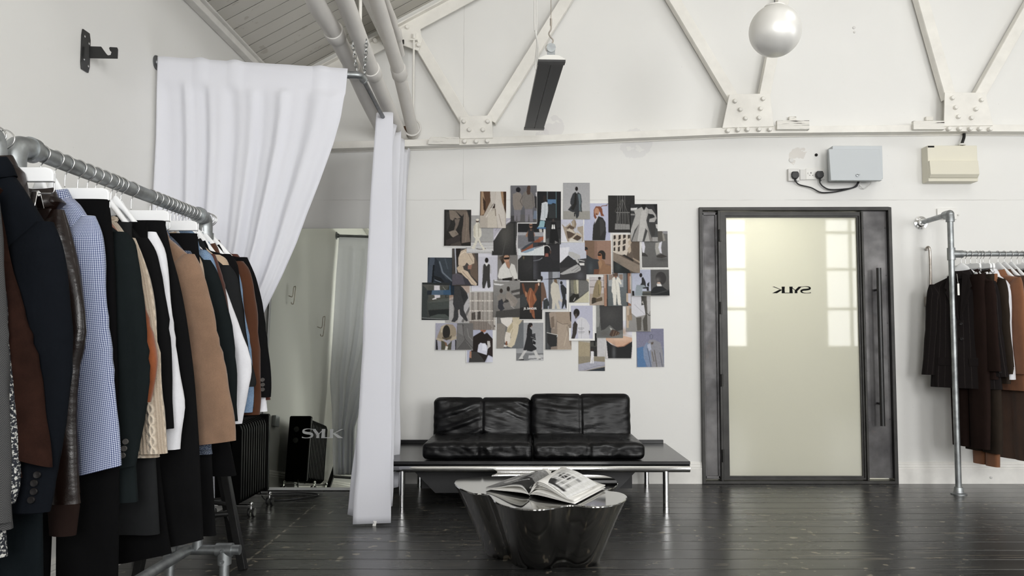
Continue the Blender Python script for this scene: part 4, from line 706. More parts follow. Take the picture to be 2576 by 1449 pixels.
(1096,813,1190,881,1,'wide print of a bowed head beside a close-up of a grey jacket','bg a9a8b8 a2a1ac;p 9c8f7c 6 46 16 12 30 4 46 6 54 20 56 40 48 60 36 62 20 60 4 62;p bdb19b 14 16 26 6 30 10 22 36 14 34;e 2b2724 29 34 10 26;p 5d5446 18 50 28 56 40 48 44 44 42 56 30 64 18 56;p b3a692 2 54 20 60 26 72 22 72 4 62;p b3a692 44 52 56 46 56 58 40 66 34 78;p 4f4d40 16 64 24 68 32 82 44 64 42 98 16 98;p 7d614c 24 68 30 72 34 92 28 86;p d9d5cd 28 84 34 86 32 98 26 98;p 211f20 2 62 5 62 8 98 2 98;p 211f20 52 62 56 62 57 98 53 98;p 6d6b6a 57 0 100 0 100 100 55 100;p 7c7a79 58 8 70 6 78 50 60 36;l 4a4847 1.6 72 4 74 40 79 60 100 92;l 4a4847 1.6 79 60 58 98;l 8d8b89 1.5 84 20 88 50 98 64;p 5b5958 62 92 78 62 96 96 62 98;e 45423f 73 10 1.5 2.5;w 0 0 0 1;n 0.08'),
(1173,816,1240,912,0,'print of a cropped-haired figure in a dark rollneck holding white gloves','bg b3b5c8 b6b8ca;e 20160f 64 6 14 9;e a7765c 64 12 12 10;p 1c1512 52 9 60 6 76 6 78 3 50 3;l 3a2318 1.5 57 11 62 12;l 3a2318 1.5 69 12 74 12;l 7d4a3c 1.5 62 17 70 17;p 241d1a 50 22 60 18 68 26 78 22 100 40 100 86 82 80 70 98 14 100 20 60 26 32 40 26;p 2d2321 80 34 100 42 100 84 82 76;p 3c3b3a 16 70 40 72 56 84 70 99 10 99;p d5d6e2 46 54 54 48 60 50 76 54 80 62 76 80 42 72;p e7e8f2 60 50 72 50 76 70 60 68;p c6c2bf 78 44 88 44 90 58 80 64;p d2d3e0 80 82 100 88 100 99 76 99;p a8806a 14 70 20 70 20 88 12 86;w 4 0 1 1;n 0.06'),
]
GRP = 'photo prints pinned over the sofa'
PW, PH = 60, 85
for i, (x0_, y0_, x1_, y1_, lv, lb, dsl) in enumerate(PR):
    a, c = atY(x0_, y0_, YB), atY(x1_, y1_, YB); w, h = c.x-a.x, a.z-c.z
    if x1_-x0_ > 80: nw, nh = PH, PW
    elif y1_-y0_ < 75: nw, nh = int(PW*(x1_-x0_)/67)+1, int(PH*(y1_-y0_)/94)+1
    else: nw, nh = PW, PH
    img = Ras(nw, nh).run(dsl, i+5); cols = np.ones((nh, nw, 4)); cols[..., :3] = img
    root = thing('photo_print', lb, 'print', (a.x+w/2, YB, c.z+h/2), group=GRP)
    root.rotation_euler = (0, R(random.Random(i).uniform(-0.5, 0.5)), 0)
    b = MB(); rnd = random.Random(i*7+1); curl = rnd.uniform(0.002, 0.010)*(2.0 if i in (12, 38, 15, 32) else 1); sk = rnd.uniform(-1, 1)
    yb = -0.0022-lv*0.0022
    for r_ in range(nh):
        t = r_/(nh-1)
        for k in range(nw):
            u = k/(nw-1); b.v.append((-w/2+w*u, yb-curl*(t**3)*(1+sk*(u-0.5)), h/2-h*t))
    for r_ in range(nh-1):
        for k in range(nw-1):
            q = r_*nw+k; b.f.append((q, q+1, q+nw+1, q+nw)); b.mi.append(0); b.uv.append(None)
    b.build('sheet', M['print'], root, smooth=180, local=True, cols=cols.reshape(-1))
    if 'wordmark' in lb:
        cu = bpy.data.curves.new('lettering', 'FONT'); cu.body = 'JIL SANDER'; cu.size = 0.030; cu.align_x = 'CENTER'; cu.extrude = 0.0002; cu.offset = 0.0006
        tmp = bpy.data.objects.new('lettering', cu); COL.objects.link(tmp); dg_ = bpy.context.evaluated_depsgraph_get(); dg_.update()
        me = bpy.data.meshes.new_from_object(tmp.evaluated_get(dg_)); bpy.data.objects.remove(tmp)
        o = bpy.data.objects.new('lettering', me); COL.objects.link(o); me.materials.clear(); me.materials.append(M['paper']); o.parent = root
        xs_ = [v.co.x for v in me.vertices]; sx = (33/67*0.212)/(max(xs_)-min(xs_)); o.scale = (sx, 0.8, 1)
        o.rotation_euler = (R(90), 0, 0); o.location = (-0.005, yb-curl-0.001, h/2-h*0.725); o['label'] = 'white capital lettering'
# ================================================================== helpers for soft shapes
def nz(x, y, z): return noise.noise(Vector((x, y, z)))
def cushion(mb, c, size, r, n=26, disp=None, M3=None, mi=0):
    """rounded block with its surface moved by disp(u,v,w,face normal)"""
    hx, hy, hz = size[0]/2, size[1]/2, size[2]/2; c = Vector(c); seen = {}; vs = []; fs = []
    def idx(p):
        k = (round(p[0], 5), round(p[1], 5), round(p[2], 5))
        if k not in seen: seen[k] = len(vs); vs.append(Vector(p))
        return seen[k]
    for ax in range(3):
        for sg in (-1, 1):
            for i in range(n):
                for j in range(n):
                    q = []
                    for (a_, b_) in ((i, j), (i+1, j), (i+1, j+1), (i, j+1)):
                        s = -1+2*a_/n; t = -1+2*b_/n; p = [0, 0, 0]; p[ax] = sg; p[(ax+1) % 3] = s; p[(ax+2) % 3] = t; q.append(idx(p))
                    fs.append(tuple(q if sg > 0 else q[::-1]))
    out = []
    for p in vs:
        q = Vector((p.x*hx, p.y*hy, p.z*hz)); inner = Vector((max(-hx+r, min(hx-r, q.x)), max(-hy+r, min(hy-r, q.y)), max(-hz+r, min(hz-r, q.z))))
        d = q-inner; nn = d.normalized() if d.length > 1e-9 else Vector((0, 0, 0))
        q = inner+nn*r if d.length > 1e-9 else q
        if disp: q = q+disp(p, nn if nn.length else Vector((0, 0, 1)), q)
        out.append(c+(M3 @ q if M3 else q))
    mb.add(out, fs, mi)
def catmull(P, k=6, closed=False):
    P = [Vector(p) for p in P]; n = len(P); out = []
    for i in range(n if closed else n-1):
        p0, p1, p2, p3 = (P[(i-1) % n], P[i], P[(i+1) % n], P[(i+2) % n]) if closed else (P[max(i-1, 0)], P[i], P[i+1], P[min(i+2, n-1)])
        for j in range(k):
            t = j/k; out.append(0.5*((2*p1)+(p2-p0)*t+(2*p0-5*p1+4*p2-p3)*t*t+(3*p1-p0-3*p2+p3)*t**3))
    if not closed: out.append(P[-1])
    return out

# ================================================================== sofa bench
SY = 5.32                                            # front rail
rl = atY(1735, 1178, SY); railz = rl.z; SX1 = rl.x; SX0 = -1.05; RR = 0.026
topz = atY(1735, 1163, SY).z
sofa = thing('sofa', 'low black leather two-seat bench sofa with chrome rail and side shelves', 'sofa', ((SX0+SX1)/2, 5.75, 0))
SYB = 6.24
b = MB(); b.tube([(SX0+0.02, SY, railz), (SX1, SY, railz)], RR, 20); b.tube([(SX0+0.02, SYB-0.05, railz), (SX1, SYB-0.05, railz)], RR, 16)
b.build('chrome_rail', M['chrome'], sofa, 50)
lg = [atZ(1014, 1279, 0), atZ(1674, 1281, 0)]
for p in lg:
    for y in (SY, SYB-0.05):
        b = MB(); b.cyl((p.x, y, 0.0), (p.x, y, railz-RR*0.5), 0.020, 18); b.cyl((p.x, y, 0), (p.x, y, 0.012), 0.021, 18); b.build('leg', M['chrome'], sofa, 50)
bt = railz+RR+0.002
b = MB(); b.box(((SX0+SX1)/2, (SY+SYB)/2-0.005, bt+0.010), (SX1-SX0, SYB-SY+0.04, 0.022)); b.box(((SX0+SX1)/2, SYB-0.005, bt+0.035), (SX1-SX0-0.04, 0.022, 0.03))
b.build('shelf_board', M['lacquer'], sofa, 0, bevel=0.003)
b = MB(); b.box(((SX0+SX1)/2-0.02, 5.95, 0.16), (1.55, 0.03, 0.26))
b.prism([(-0.85, 5.60, 0.26), (0.80, 5.60, 0.26), (0.60, 5.60, 0.06), (-0.65, 5.60, 0.06)], (0, 0.02, 0)); b.build('under_board', M['board'], sofa, 0)
zs = bt+0.021
seat = [(1062, 1340), (1341, 1622)]
back = [(1089, 1337), (1334, 1588)]
for k in range(2):
    sx0, sx1 = atY(seat[k][0], 1150, SY+0.04).x, atY(seat[k][1], 1150, SY+0.04).x
    b0, b1 = atY(back[k][0], 1060, 5.92).x, atY(back[k][1], 1060, 5.92).x
    def dseat(p, n_, q, k=k):
        w = 0.010*math.exp(-((p.x/0.02)**2)) if abs(p.x) < 0.1 else 0
        cr = 0.007*max(0, nz(q.x*16+k*5, q.y*5, q.z*22))+0.004*nz(q.x*34, q.y*12, q.z*30+k)
        front = max(0, -p.y)
        return n_*(cr*(0.35+front)*(0.3 if abs(n_.x) > 0.6 else 1)-w)+Vector((0, 0, 0.014*(1-p.x*p.x)*(1-p.y*p.y) if p.z > 0 else 0))
    b = MB(); cushion(b, ((sx0+sx1)/2, SY+0.01+0.31, zs+0.060), (sx1-sx0-0.004, 0.62, 0.108), 0.032, 48, dseat)
    b.build('seat_cushion', M['leather'], sofa, 180)
    hgt = atY(1210, [998, 989][k], 6.02).z-zs-0.05
    tilt = Matrix.Rotation(R(-9), 3, 'X')
    def dback(p, n_, q, k=k):
        w = 0.012*math.exp(-((p.x/0.022)**2)) if abs(p.x) < 0.1 else 0
        u, v = p.x*0.5, p.z
        drag = math.sin((v*3.2+abs(u)*5.0*(1 if k == 0 else -0.6))*3.1+2.2*nz(q.x*2.5+k*9, q.z*2.5, 1.3))
        cr = 0.010*max(0, drag)*max(0, nz(q.x*3+3, q.z*4, 7+k)+0.35)*(1.3 if k == 0 else 0.7)+0.003*nz(q.x*14, q.y*9, q.z*22+k*4)+0.006*nz(q.x*3.5, q.y*3, q.z*3.5+k*7)
        sideg = 0.0025*math.sin(q.z*70+3*nz(q.z*8, k, 0))*max(0, abs(p.x)-0.82)/0.18
        puff = 0.022*(1-p.x*p.x)*(1-p.z*p.z)*(1 if p.y < 0 else 0.3)
        return n_*((cr+sideg)*(0.3 if abs(n_.x) > 0.6 or n_.z > 0.6 else 1)-w)+Vector((0, -puff, 0))
    b = MB(); cushion(b, ((b0+b1)/2, 6.00, zs+0.05+hgt/2-0.005), (b1-b0-0.002, 0.155, hgt), 0.045, 64, dback, tilt)
    b.build('back_cushion', M['leather'], sofa, 180)

# ================================================================== two lobed metal tables
def lobed(name, label, outline, ztop, scale, shift, ysc=0.7):
    P = [atZ(x, y, ztop) for x, y in outline]; P = catmull(P, 5, True); n = len(P)
    c = sum((p for p in P), Vector())/n; root = thing(name, label, 'table', (c.x, c.y, 0), group='lobed steel low tables')
    rings = []
    for k in range(13):
        t = k/12; s = 1+(scale-1)*(t**0.92); sy = 1+(ysc-1)*(t**0.92); z = ztop-0.006-(ztop-0.010)*t
        if k == 12: z = 0.0
        rings.append([Vector((c.x+shift[0]*t+(p.x-c.x)*s, c.y+shift[1]*t+(p.y-c.y)*sy, z)) for p in P])
    b = MB(); b.loft(rings, False, True); b.build('tapered_body', M['table_side'], root, 60)
    b = MB(); e = [[Vector((p.x, p.y, ztop-0.007)) for p in P], [Vector((p.x, p.y, ztop-0.002)) for p in P], [Vector((c.x+(p.x-c.x)*0.994, c.y+(p.y-c.y)*0.994, ztop)) for p in P]]
    b.loft(e, False, True); b.build('tabletop', M['table_steel'], root, 30)
    return root
TZ = 0.385
lobed('coffee_table', 'nearer lobed polished steel low table carrying the open magazine', [(1143, 1213), (1152, 1206), (1180, 1202), (1215, 1199), (1262, 1197), (1310, 1197), (1350, 1201), (1385, 1205), (1425, 1207), (1462, 1208), (1490, 1213), (1508, 1224), (1528, 1234), (1556, 1238), (1573, 1244), (1577, 1252), (1565, 1263), (1535, 1271), (1492, 1274), (1458, 1271), (1438, 1270), (1415, 1272), (1385, 1278), (1345, 1281), (1300, 1278), (1265, 1270), (1243, 1259), (1233, 1247), (1217, 1242), (1190, 1240), (1162, 1230), (1148, 1221)], TZ, 0.70, (0.02, 0.25), 0.5)
lobed('coffee_table', 'darker lobed low table half under the sofa behind the magazine', [(1236, 1199), (1243, 1190), (1265, 1184.5), (1300, 1182), (1345, 1183), (1390, 1188), (1430, 1191.5), (1470, 1192), (1518, 1196), (1545, 1204), (1554, 1214), (1549, 1223), (1528, 1231), (1490, 1231), (1440, 1228), (1390, 1232), (1340, 1233), (1300, 1228), (1270, 1217), (1247, 1209)], 0.25, 0.72, (0.0, 0.0))

# ================================================================== open magazine
mg = thing('magazine', 'open fashion magazine lying spread on the nearer steel table', 'magazine', atZ(1335, 1245, TZ))
def P3(px, py, z): return atZ(px, py, z)
sp0, sp1 = P3(1331, 1244, TZ+0.012), P3(1392, 1197, TZ+0.012)                  # spine, near to far
l0, l1 = P3(1222, 1226, TZ+0.014), P3(1312, 1194, TZ+0.014)                    # left outer edge
r0, r1 = P3(1446, 1262, TZ+0.016), P3(1523, 1222, TZ+0.016)                    # right outer edge
def page(a0, a1, c0, c1, hump, zadd, nu=22, nv=14, peak=0.25):
    G = []
    for i in range(nu):
        t = i/(nu-1); row = []
        h = hump*math.sin(pi*min(1, t/(2*peak)))*1.0 if t < peak else hump*(0.5+0.5*cos(pi*(t-peak)/(1-peak)))
        for j in range(nv):
            s = j/(nv-1); p = (a0*(1-s)+a1*s)*(1-t)+(c0*(1-s)+c1*s)*t; row.append(p+Vector((0, 0, h*(1-0.15*s)+zadd*t)))
        G.append(row)
    return G
def page_raster(w, h, dsl, seed): return Ras(w, h).run(dsl, seed)
def printed(name, G, img, parent):
    b = MB(); b.grid(G); nu, nv = len(G), len(G[0]); cols = np.ones((nu*nv, 4)); hh, ww = img.shape[:2]
    for i in range(nu):
        for j in range(nv):
            cols[i*nv+j, :3] = img[min(hh-1, int((1-j/(nv-1))*(hh-1)+0.5)), min(ww-1, int(i/(nu-1)*(ww-1)+0.5))]
    return b.build(name, M['print'], parent, 180, cols=cols.reshape(-1))
LEFTP = 'bg 8d8d8d 7a7a7a;p 2c2c2c 30 0 60 0 70 50 60 60 40 52 30 30;e a9a9a9 40 30 22 18;e c4c4c4 30 60 18 12;l dedede 4 8 12 44 34 80 20;l 4a4a4a 3 20 80 60 56 96 70;p 1d1d1d 62 54 100 70 100 100 58 100;g 555555 30 16 20 10;l e6e6e6 3 58 86 80 70;n 0.35;w 2 12 2 0'
RIGHTP = 'bg dcdcda d8d8d6;p 8f8f8f 12 26 88 26 88 64 12 64;p c9c9c7 12 34 88 34 88 62 12 62;e e4e4e2 50 46 22 12;p 161616 52 38 74 36 74 50 58 54;l d0d0d0 2 60 40 68 48;p 8a8a88 12 66 88 66 88 92 12 92;p 222222 40 68 58 66 66 92 34 92;b e6e6e6 x 14 9 3;p 1c1c1c 12 86 88 84 88 93 12 93;p 2a2a2a 44 66 62 66 70 86 40 86;g dedede 26 76 8 5;g e4e4e4 78 78 8 6;l b9b9b7 1 14 8 80 8;l b9b9b7 1 14 12 70 12;l b9b9b7 1 14 16 84 16;n 0.12'
b = MB()
for k in (0, 0.6, 3.7, 4.2): b.grid(page(sp0, sp1, l0, l1, 0.004+0.007*k, -0.008+0.0016*k, 16, 6, 0.2))
for k in (0, 0.5, 1.0, 3.6, 4.2, 4.8): b.grid(page(sp0, sp1, r0, r1, 0.006+0.012*k, -0.010+0.003*k, 18, 6, 0.2))
b.build('page_block', M['paper'], mg, 180, solid=0.0006)
GL = page(sp0, sp1, l0, l1, 0.042, 0.002, 60, 60, 0.2); printed('left_page', GL, np.flip(page_raster(70, 90, LEFTP, 3), 1), mg)
# lifted page: rises to a crest and falls again to its free edge
LP = [[(1331, 1243, 0.012), (1392, 1197, 0.012)], [(1333, 1225, 0.035), (1400, 1186, 0.04)], [(1352, 1215, 0.062), (1418, 1181, 0.075)], [(1375, 1217, 0.070), (1440, 1182, 0.085)], [(1400, 1230, 0.056), (1468, 1195, 0.068)], [(1428, 1253, 0.026), (1503, 1219, 0.036)]]
GR = []
A = catmull([P3(x, y, TZ+z) for ((x, y, z), _q) in LP], 14); Bq = catmull([P3(x, y, TZ+z) for (_q, (x, y, z)) in LP], 14)
for a, c in zip(A, Bq): GR.append([a*(1-s/59)+c*(s/59) for s in range(60)])
printed('right_page', GR, page_raster(70, 90, RIGHTP, 4), mg)
b = MB()
for k in range(3):
    G = [[p*(1-0.0)+Vector((0, 0, -(0.006+0.007*k)*math.sin(pi*i/(len(GR)-1))-0.004-0.002*k)) for p in row[::12]] for i, row in enumerate(GR)]; b.grid(G)
b.build('loose_pages', M['paper'], mg, 180, solid=0.0005)

# ================================================================== leaning mirror
mb0 = Vector((XL+0.045, 6.02, 0.02)); LEAN = R(6.0); YAW = R(-0.6); MW, MH = 0.925, 2.0
mh = None
Mr = Matrix.Rotation(YAW, 3, 'Z') @ Matrix.Rotation(-LEAN, 3, 'X')
mir = thing('leaning_mirror', 'tall frameless mirror leaning on the end wall between the white curtains', 'mirror', mb0+Vector((MW/2, 0, -0.02)))
MH = (atY(850, 577, 6.30).z-0.02)/cos(LEAN)
def mp_(u, d, v): return mb0+Mr @ Vector((u, d, v))
b = MB(); b.add([mp_(0.004, -0.001, 0.004), mp_(MW-0.004, -0.001, 0.004), mp_(MW-0.004, -0.001, MH-0.004), mp_(0.004, -0.001, MH-0.004)], [(0, 1, 2, 3)])
b.build('mirror_glass', M['mirror'], mir, 0)
b = MB(); b.box(mp_(MW/2, 0.012, MH/2), (MW, 0.022, MH), Mr); b.box(mp_(MW/2, 0.004, -0.008), (MW, 0.03, 0.016), Mr); b.box(mp_(-0.006, 0.012, MH/2), (0.01, 0.024, MH), Mr)
b.build('backing_board', M['mirror_edge'], mir, 0)
lx0 = atY(757, 1090, 6.03).x-mb0.x; lx1 = atY(862, 1090, 6.03).x-mb0.x; lzz = atY(800, 1103, 6.03).z; lzt = atY(800, 1080, 6.03).z
def place_mir(x, y, k):
    u = lx0+(2185-x)/(2185-240)*(lx1-lx0); v = (lzz+(748-y)/(748-412)*(lzt-lzz)-0.02)/cos(LEAN); return mp_(u, -0.002-k, v)
wordmark(place_mir, 0.001).build('lettering', M['letter_white'], mir, 0)['label'] = 'pale wordmark across the glass'

# ================================================================== oil radiator
rad = thing('oil_radiator', 'black finned oil radiator on castors by the left wall', 'radiator', (XL+0.17, 5.2, 0))
rx, ry0, ry1, rz0, rz1 = XL+0.165, 4.98, 5.56, 0.085, 0.60; hw_ = 0.085
nf = 12
for k in range(nf):
    y = ry0+0.05+(ry1-ry0-0.10)*k/(nf-1); b = MB(); prof = []
    for (dx, dz) in ((-hw_, rz0+0.03), (-hw_+0.03, rz0), (hw_-0.03, rz0), (hw_, rz0+0.03), (hw_, rz1-0.05), (hw_-0.012, rz1-0.018), (hw_-0.05, rz1), (-hw_+0.05, rz1), (-hw_+0.012, rz1-0.018), (-hw_, rz1-0.05)): prof.append((rx+dx, y, dz))
    b.prism(prof, (0, 0.026, 0)); b.build('fin', M['black_gloss'], rad, 0, bevel=0.004)
b = MB(); b.cyl((rx, ry0+0.03, rz0+0.06), (rx, ry1-0.03, rz0+0.06), 0.035, 14); b.cyl((rx, ry0+0.03, rz1-0.07), (rx, ry1-0.03, rz1-0.07), 0.035, 14); b.box((rx, (ry0+ry1)/2, (rz0+rz1)/2), (0.05, ry1-ry0-0.1, rz1-rz0-0.1)); b.build('core', M['black_gloss'], rad, 40)
b = MB(); b.box((rx, ry1-0.012, (rz0+rz1)/2+0.005), (2*hw_+0.01, 0.055, rz1-rz0+0.01)); b.build('control_panel', M['black_gloss'], rad, 0, bevel=0.012)
b = MB(); b.lathe((rx-0.02, ry1+0.016, rz1-0.10), [(0.022, 0), (0.02, 0.016), (0.004, 0.018)], 18, 'Y'); b.build('dial', M['black'], rad, 40)
b = MB(); b.lathe((rx-0.02, ry1+0.016, rz1-0.19), [(0.022, 0), (0.02, 0.016), (0.004, 0.018)], 18, 'Y'); b.build('dial', M['black'], rad, 40)
b = MB(); b.lathe((rx, ry0+0.05, rz0+0.055), [(0.052, 0), (0.050, -0.012), (0.03, -0.02), (0.004, -0.021)], 20, 'Y'); b.build('end_cap', M['black_gloss'], rad, 40)
for y in (ry0+0.13, ry1-0.09):
    b = MB(); b.box((rx, y, rz0-0.012), (0.27, 0.03, 0.008)); b.build('castor_bar', M['chrome'], rad, 0, bevel=0.002)
    for s in (-1, 1):
        b = MB(); b.cyl((rx+s*0.125, y, 0.05), (rx+s*0.125, y, rz0-0.004), 0.008, 10); b.ball((rx+s*0.125, y, rz0-0.002), 0.012, 12, 8); b.build('castor_pin', M['chrome'], rad, 60)
        b = MB(); b.cyl((rx+s*0.125-0.006, y+0.01, 0.027), (rx+s*0.125-0.022, y+0.01, 0.027), 0.027, 20); b.cyl((rx+s*0.125+0.006, y+0.01, 0.027), (rx+s*0.125+0.022, y+0.01, 0.027), 0.027, 20); b.build('castor_wheel', M['black'], rad, 40, bevel=0.003)
b = MB(); b.tube(catmull([(rx+0.02, ry1+0.01, 0.10), (rx+0.05, ry1+0.05, 0.012), (rx+0.16, ry1+0.06, 0.008), (rx+0.32, ry1+0.15, 0.008), (rx+0.36, ry1+0.27, 0.008), (rx+0.20, ry1+0.33, 0.008), (rx+0.0, ry1+0.30, 0.008)], 8), 0.005, 8)
b.build('power_cable', M['cable'], rad, 60)
so = thing('wall_socket', 'silver double socket on left wall above the radiator cable', 'socket', (XL, 5.72, 0.55))
b = MB(); b.box((XL+0.015, 5.72, 0.55), (0.03, 0.10, 0.085)); b.build('plate', M['box_grey'], so, 0, bevel=0.004)

# wire coat hooks on the left wall (seen in the mirror)
for (y, z, sc_, lb) in ((5.62, 1.62, 0.8, 'small bent wire coat hook on left wall nearest the mirror'), (4.72, 1.56, 1.0, 'long bent wire coat hook on left wall behind the curtain')):
    b = MB(); pts = [(XL, y, z), (XL+0.04*sc_, y, z-0.005), (XL+0.045*sc_, y, z+0.09*sc_), (XL+0.055*sc_, y, z+0.10*sc_), (XL+0.065*sc_, y, z+0.09*sc_), (XL+0.06*sc_, y, z-0.07*sc_), (XL+0.05*sc_, y, z-0.09*sc_), (XL+0.035*sc_, y, z-0.085*sc_), (XL+0.035*sc_, y, z-0.07*sc_)]
    b.tube(catmull(pts, 5), 0.004, 8); tag(b.build('coat_hook', M['steel'], smooth=60), lb, 'hook', 'wire coat hooks')

# ================================================================== black stool
f0_, f1_ = atZ(612, 1433, 0), atZ(588, 1376, 0); ax_ = f1_-f0_; pp = Vector((-ax_.y, ax_.x, 0))*0.98
fo = [f0_, f1_, f0_+pp, f1_+pp]; stc = sum(fo, Vector())/4; st = thing('bar_stool', 'tall black wooden stool half hidden behind the hanging clothes', 'stool', stc)
SH = 0.66; tops = []
for p in fo:
    q = stc+(p-stc)*0.50; q.z = SH-0.03; tops.append(q); b = MB(); b.bar(p+Vector((0, 0, 0.0)), q, 0.042, 0.036, (1, 0, 0)); b.build('leg', M['black_wood'], st, 0, bevel=0.003)
b = MB(); b.lathe((stc.x, stc.y, SH-0.03), [(0.005, 0), (0.165, 0), (0.175, 0.012), (0.172, 0.03), (0.15, 0.034), (0.004, 0.030)], 36); b.build('seat', M['black_wood'], st, 50)
for (i, j, t) in ((0, 2, 0.42), (1, 3, 0.42), (0, 1, 0.30), (2, 3, 0.30)):
    b = MB(); a, c = fo[i].lerp(tops[i], t), fo[j].lerp(tops[j], t); b.cyl(a, c, 0.013, 12); b.build('stretcher', M['black_wood'], st, 60)
b = MB(); rr_ = 0.205; zc_ = 0.26; b.tube([(stc.x+rr_*cos(a), stc.y+rr_*sin(a), zc_) for a in [2*pi*k/40 for k in range(40)]], 0.011, 8, closed=True); b.build('foot_ring', M['black'], st, 60)

# ================================================================== curtain rail with chain
CYR = 4.36
fl = atX(393, 158, XL); cz0 = fl.z; CYR = fl.y; co = atY(907, 189, CYR+0.04); CXR = co.x
rail = thing('curtain_rail', 'grey iron pipe rail turning the corner above the white curtains', 'curtain rail', (CXR, CYR, cz0))
b = MB(); b.lathe((XL, CYR, cz0), [(0.040, 0.0), (0.040, 0.006), (0.026, 0.010), (0.020, 0.030), (0.016, 0.031)], 22, 'X'); b.build('wall_flange', M['galv_dark'], rail, 40)
pe = Vector((CXR, CYR+0.04, co.z)); b = MB(); b.tube([(XL+0.005, CYR, cz0), (CXR-0.06, CYR+0.035, co.z)], 0.0135, 14)
wz_ = co.z+0.005; b.tube([(CXR, CYR+0.10, co.z), (-1.0, YB-0.01, wz_)], 0.0135, 14); b.build('rail_pipe', M['galv_dark'], rail, 60)
b = MB(); b.tube(catmull([(CXR-0.075, CYR+0.034, co.z), (CXR-0.035, CYR+0.038, co.z), (CXR-0.008, CYR+0.048, co.z), (CXR, CYR+0.08, co.z), (CXR, CYR+0.12, co.z)], 5), 0.0195, 14); b.tube([(CXR-0.075, CYR+0.033, co.z), (CXR-0.060, CYR+0.035, co.z)], 0.021, 14); b.tube([(CXR, CYR+0.112, co.z), (CXR, CYR+0.128, co.z)], 0.022, 14); b.build('elbow', M['galv'], rail, 60)
b = MB(); b.lathe((-1.0, YB, wz_), [(0.040, 0.0), (0.040, -0.006), (0.026, -0.010), (0.020, -0.030), (0.016, -0.031)], 22, 'Y'); b.build('wall_flange', M['galv_dark'], rail, 40)
def chain(name, label, p0, p1, r=0.0028, ln=0.032):
    d = Vector(p1)-Vector(p0); n = max(3, int(d.length/(ln*0.72))); t = d.normalized(); u = Vector((1, 0, 0)); u = (u-t*u.dot(t)).normalized(); w = t.cross(u)
    b = MB()
    for k in range(n):
        c = Vector(p0)+d*((k+0.5)/n); s = u if k % 2 else w; ring = []
        for q in range(12):
            a = 2*pi*q/12; ring.append(c+t*(ln/2)*cos(a)+s*(0.0095)*sin(a))
        b.tube(ring, r, 6, closed=True)
    return tag(b.build(name, M['chain'], smooth=60), label, 'chain', 'chains holding the curtain rail')
chain('chain', 'galvanised chain to the right of the iron elbow', pe+Vector((0.005, 0.07, -0.015)), atX(922, 100, CXR+0.01))
chain('chain', 'galvanised chain to the left of the iron elbow', pe+Vector((-0.02, 0.0, 0.02)), atX(887, 104, CXR-0.05))

# ================================================================== curtains
def lerp_pts(pts, y):
    for (y0, v0), (y1, v1) in zip(pts[:-1], pts[1:]):
        if y <= y1: return v0+(v1-v0)*max(0, (y-y0))/(y1-y0)
    return pts[-1][1]
redge = [(165, 874), (215, 868), (280, 856), (350, 835), (450, 800), (530, 770), (610, 741), (690, 706), (760, 672), (850, 630), (960, 578), (1080, 540), (1300, 540)]
ledge = [(160, 399), (300, 388), (470, 379), (760, 372), (1000, 400), (1300, 420)]
G = []; NU, NV = 150, 90
rr0 = cz0; ztop_ = cz0+0.030
for i in range(NU):
    u = i/(NU-1); row = []
    for j in range(NV):
        v = j/(NV-1); py = 160+v*1130; base = atY(640, py, CYR); z = base.z
        xl_, xr_ = atY(lerp_pts(ledge, py), py, CYR).x, atY(lerp_pts(redge, py), py, CYR).x
        xl_ = max(xl_, XL+0.02); g = max(0, min(1, (py-200)/750))
        gather = u**(1-0.35*g)
        x = xl_+(xr_-xl_)*gather
        w_ = u*2*pi*5.3+2.6*nz(u*2.7, 0.3, 2)+0.9*v*nz(u*2, v*1.6, 9); fs_ = math.sin(w_)
        amp = (0.012+0.034*min(1, v*1.8))*(0.55+0.75*abs(nz(u*3.7+4, v*0.8, 3.3)))
        y = CYR-0.026*max(0, 1-v*6)+amp*(fs_+0.35*math.sin(2.3*w_+1))+0.016*nz(u*7, v*1.3, 1.7)*min(1, v*3)
        y += 0.05*g*math.sin(u*pi*1.2-0.4)
        # long diagonal folds thrown toward the tie
        y += 0.035*g*math.sin((u*6+v*2.0)*2.2)*u
        zz = z
        if v < 0.05:
            zz += (0.030+0.012*max(0, nz(u*11, 2, 5)))*(1-v/0.05); zz += (co.z-cz0)*u; y = CYR+0.035*u-0.028-0.012*max(0, nz(u*11, 2, 5))
        else: zz += (co.z-cz0)*u*max(0, 1-v*3)
        row.append((x, y, zz))
    G.append(row)
b = MB(); b.grid(G); o = b.build('curtain', M['curtain'], smooth=180, solid=0.002); tag(o, 'white curtain swept aside to the left on the iron rail', 'curtain', 'white changing-room curtains')
Tp = [(-1.00, 5.14), (-0.90, 5.18), (-1.00, 5.30), (-0.905, 5.40), (-1.01, 5.50), (-0.92, 5.62), (-1.02, 5.74), (-0.93, 5.86), (-1.03, 5.97), (-0.94, 6.09), (-0.935, 6.20)]
Bt = [(-1.055, 4.84), (-0.84, 4.87), (-1.02, 4.93), (-1.125, 4.99), (-0.93, 5.06), (-0.865, 5.14), (-1.06, 5.24), (-0.90, 5.34), (-1.02, 5.46), (-0.905, 5.58), (-0.97, 5.68)]
def rounded(P):
    out = []
    for i in range(len(P)):
        p = Vector((*P[i], 0))
        if 0 < i < len(P)-1:
            a, c = Vector((*P[i-1], 0)), Vector((*P[i+1], 0)); out += [p+(a-p)*0.18, p, p+(c-p)*0.18]
        else: out.append(p)
    return catmull(out, 5)
T_, B_ = rounded(Tp), rounded(Bt); G = []; zt2, zb2 = co.z+0.025, 0.014
NV = 60
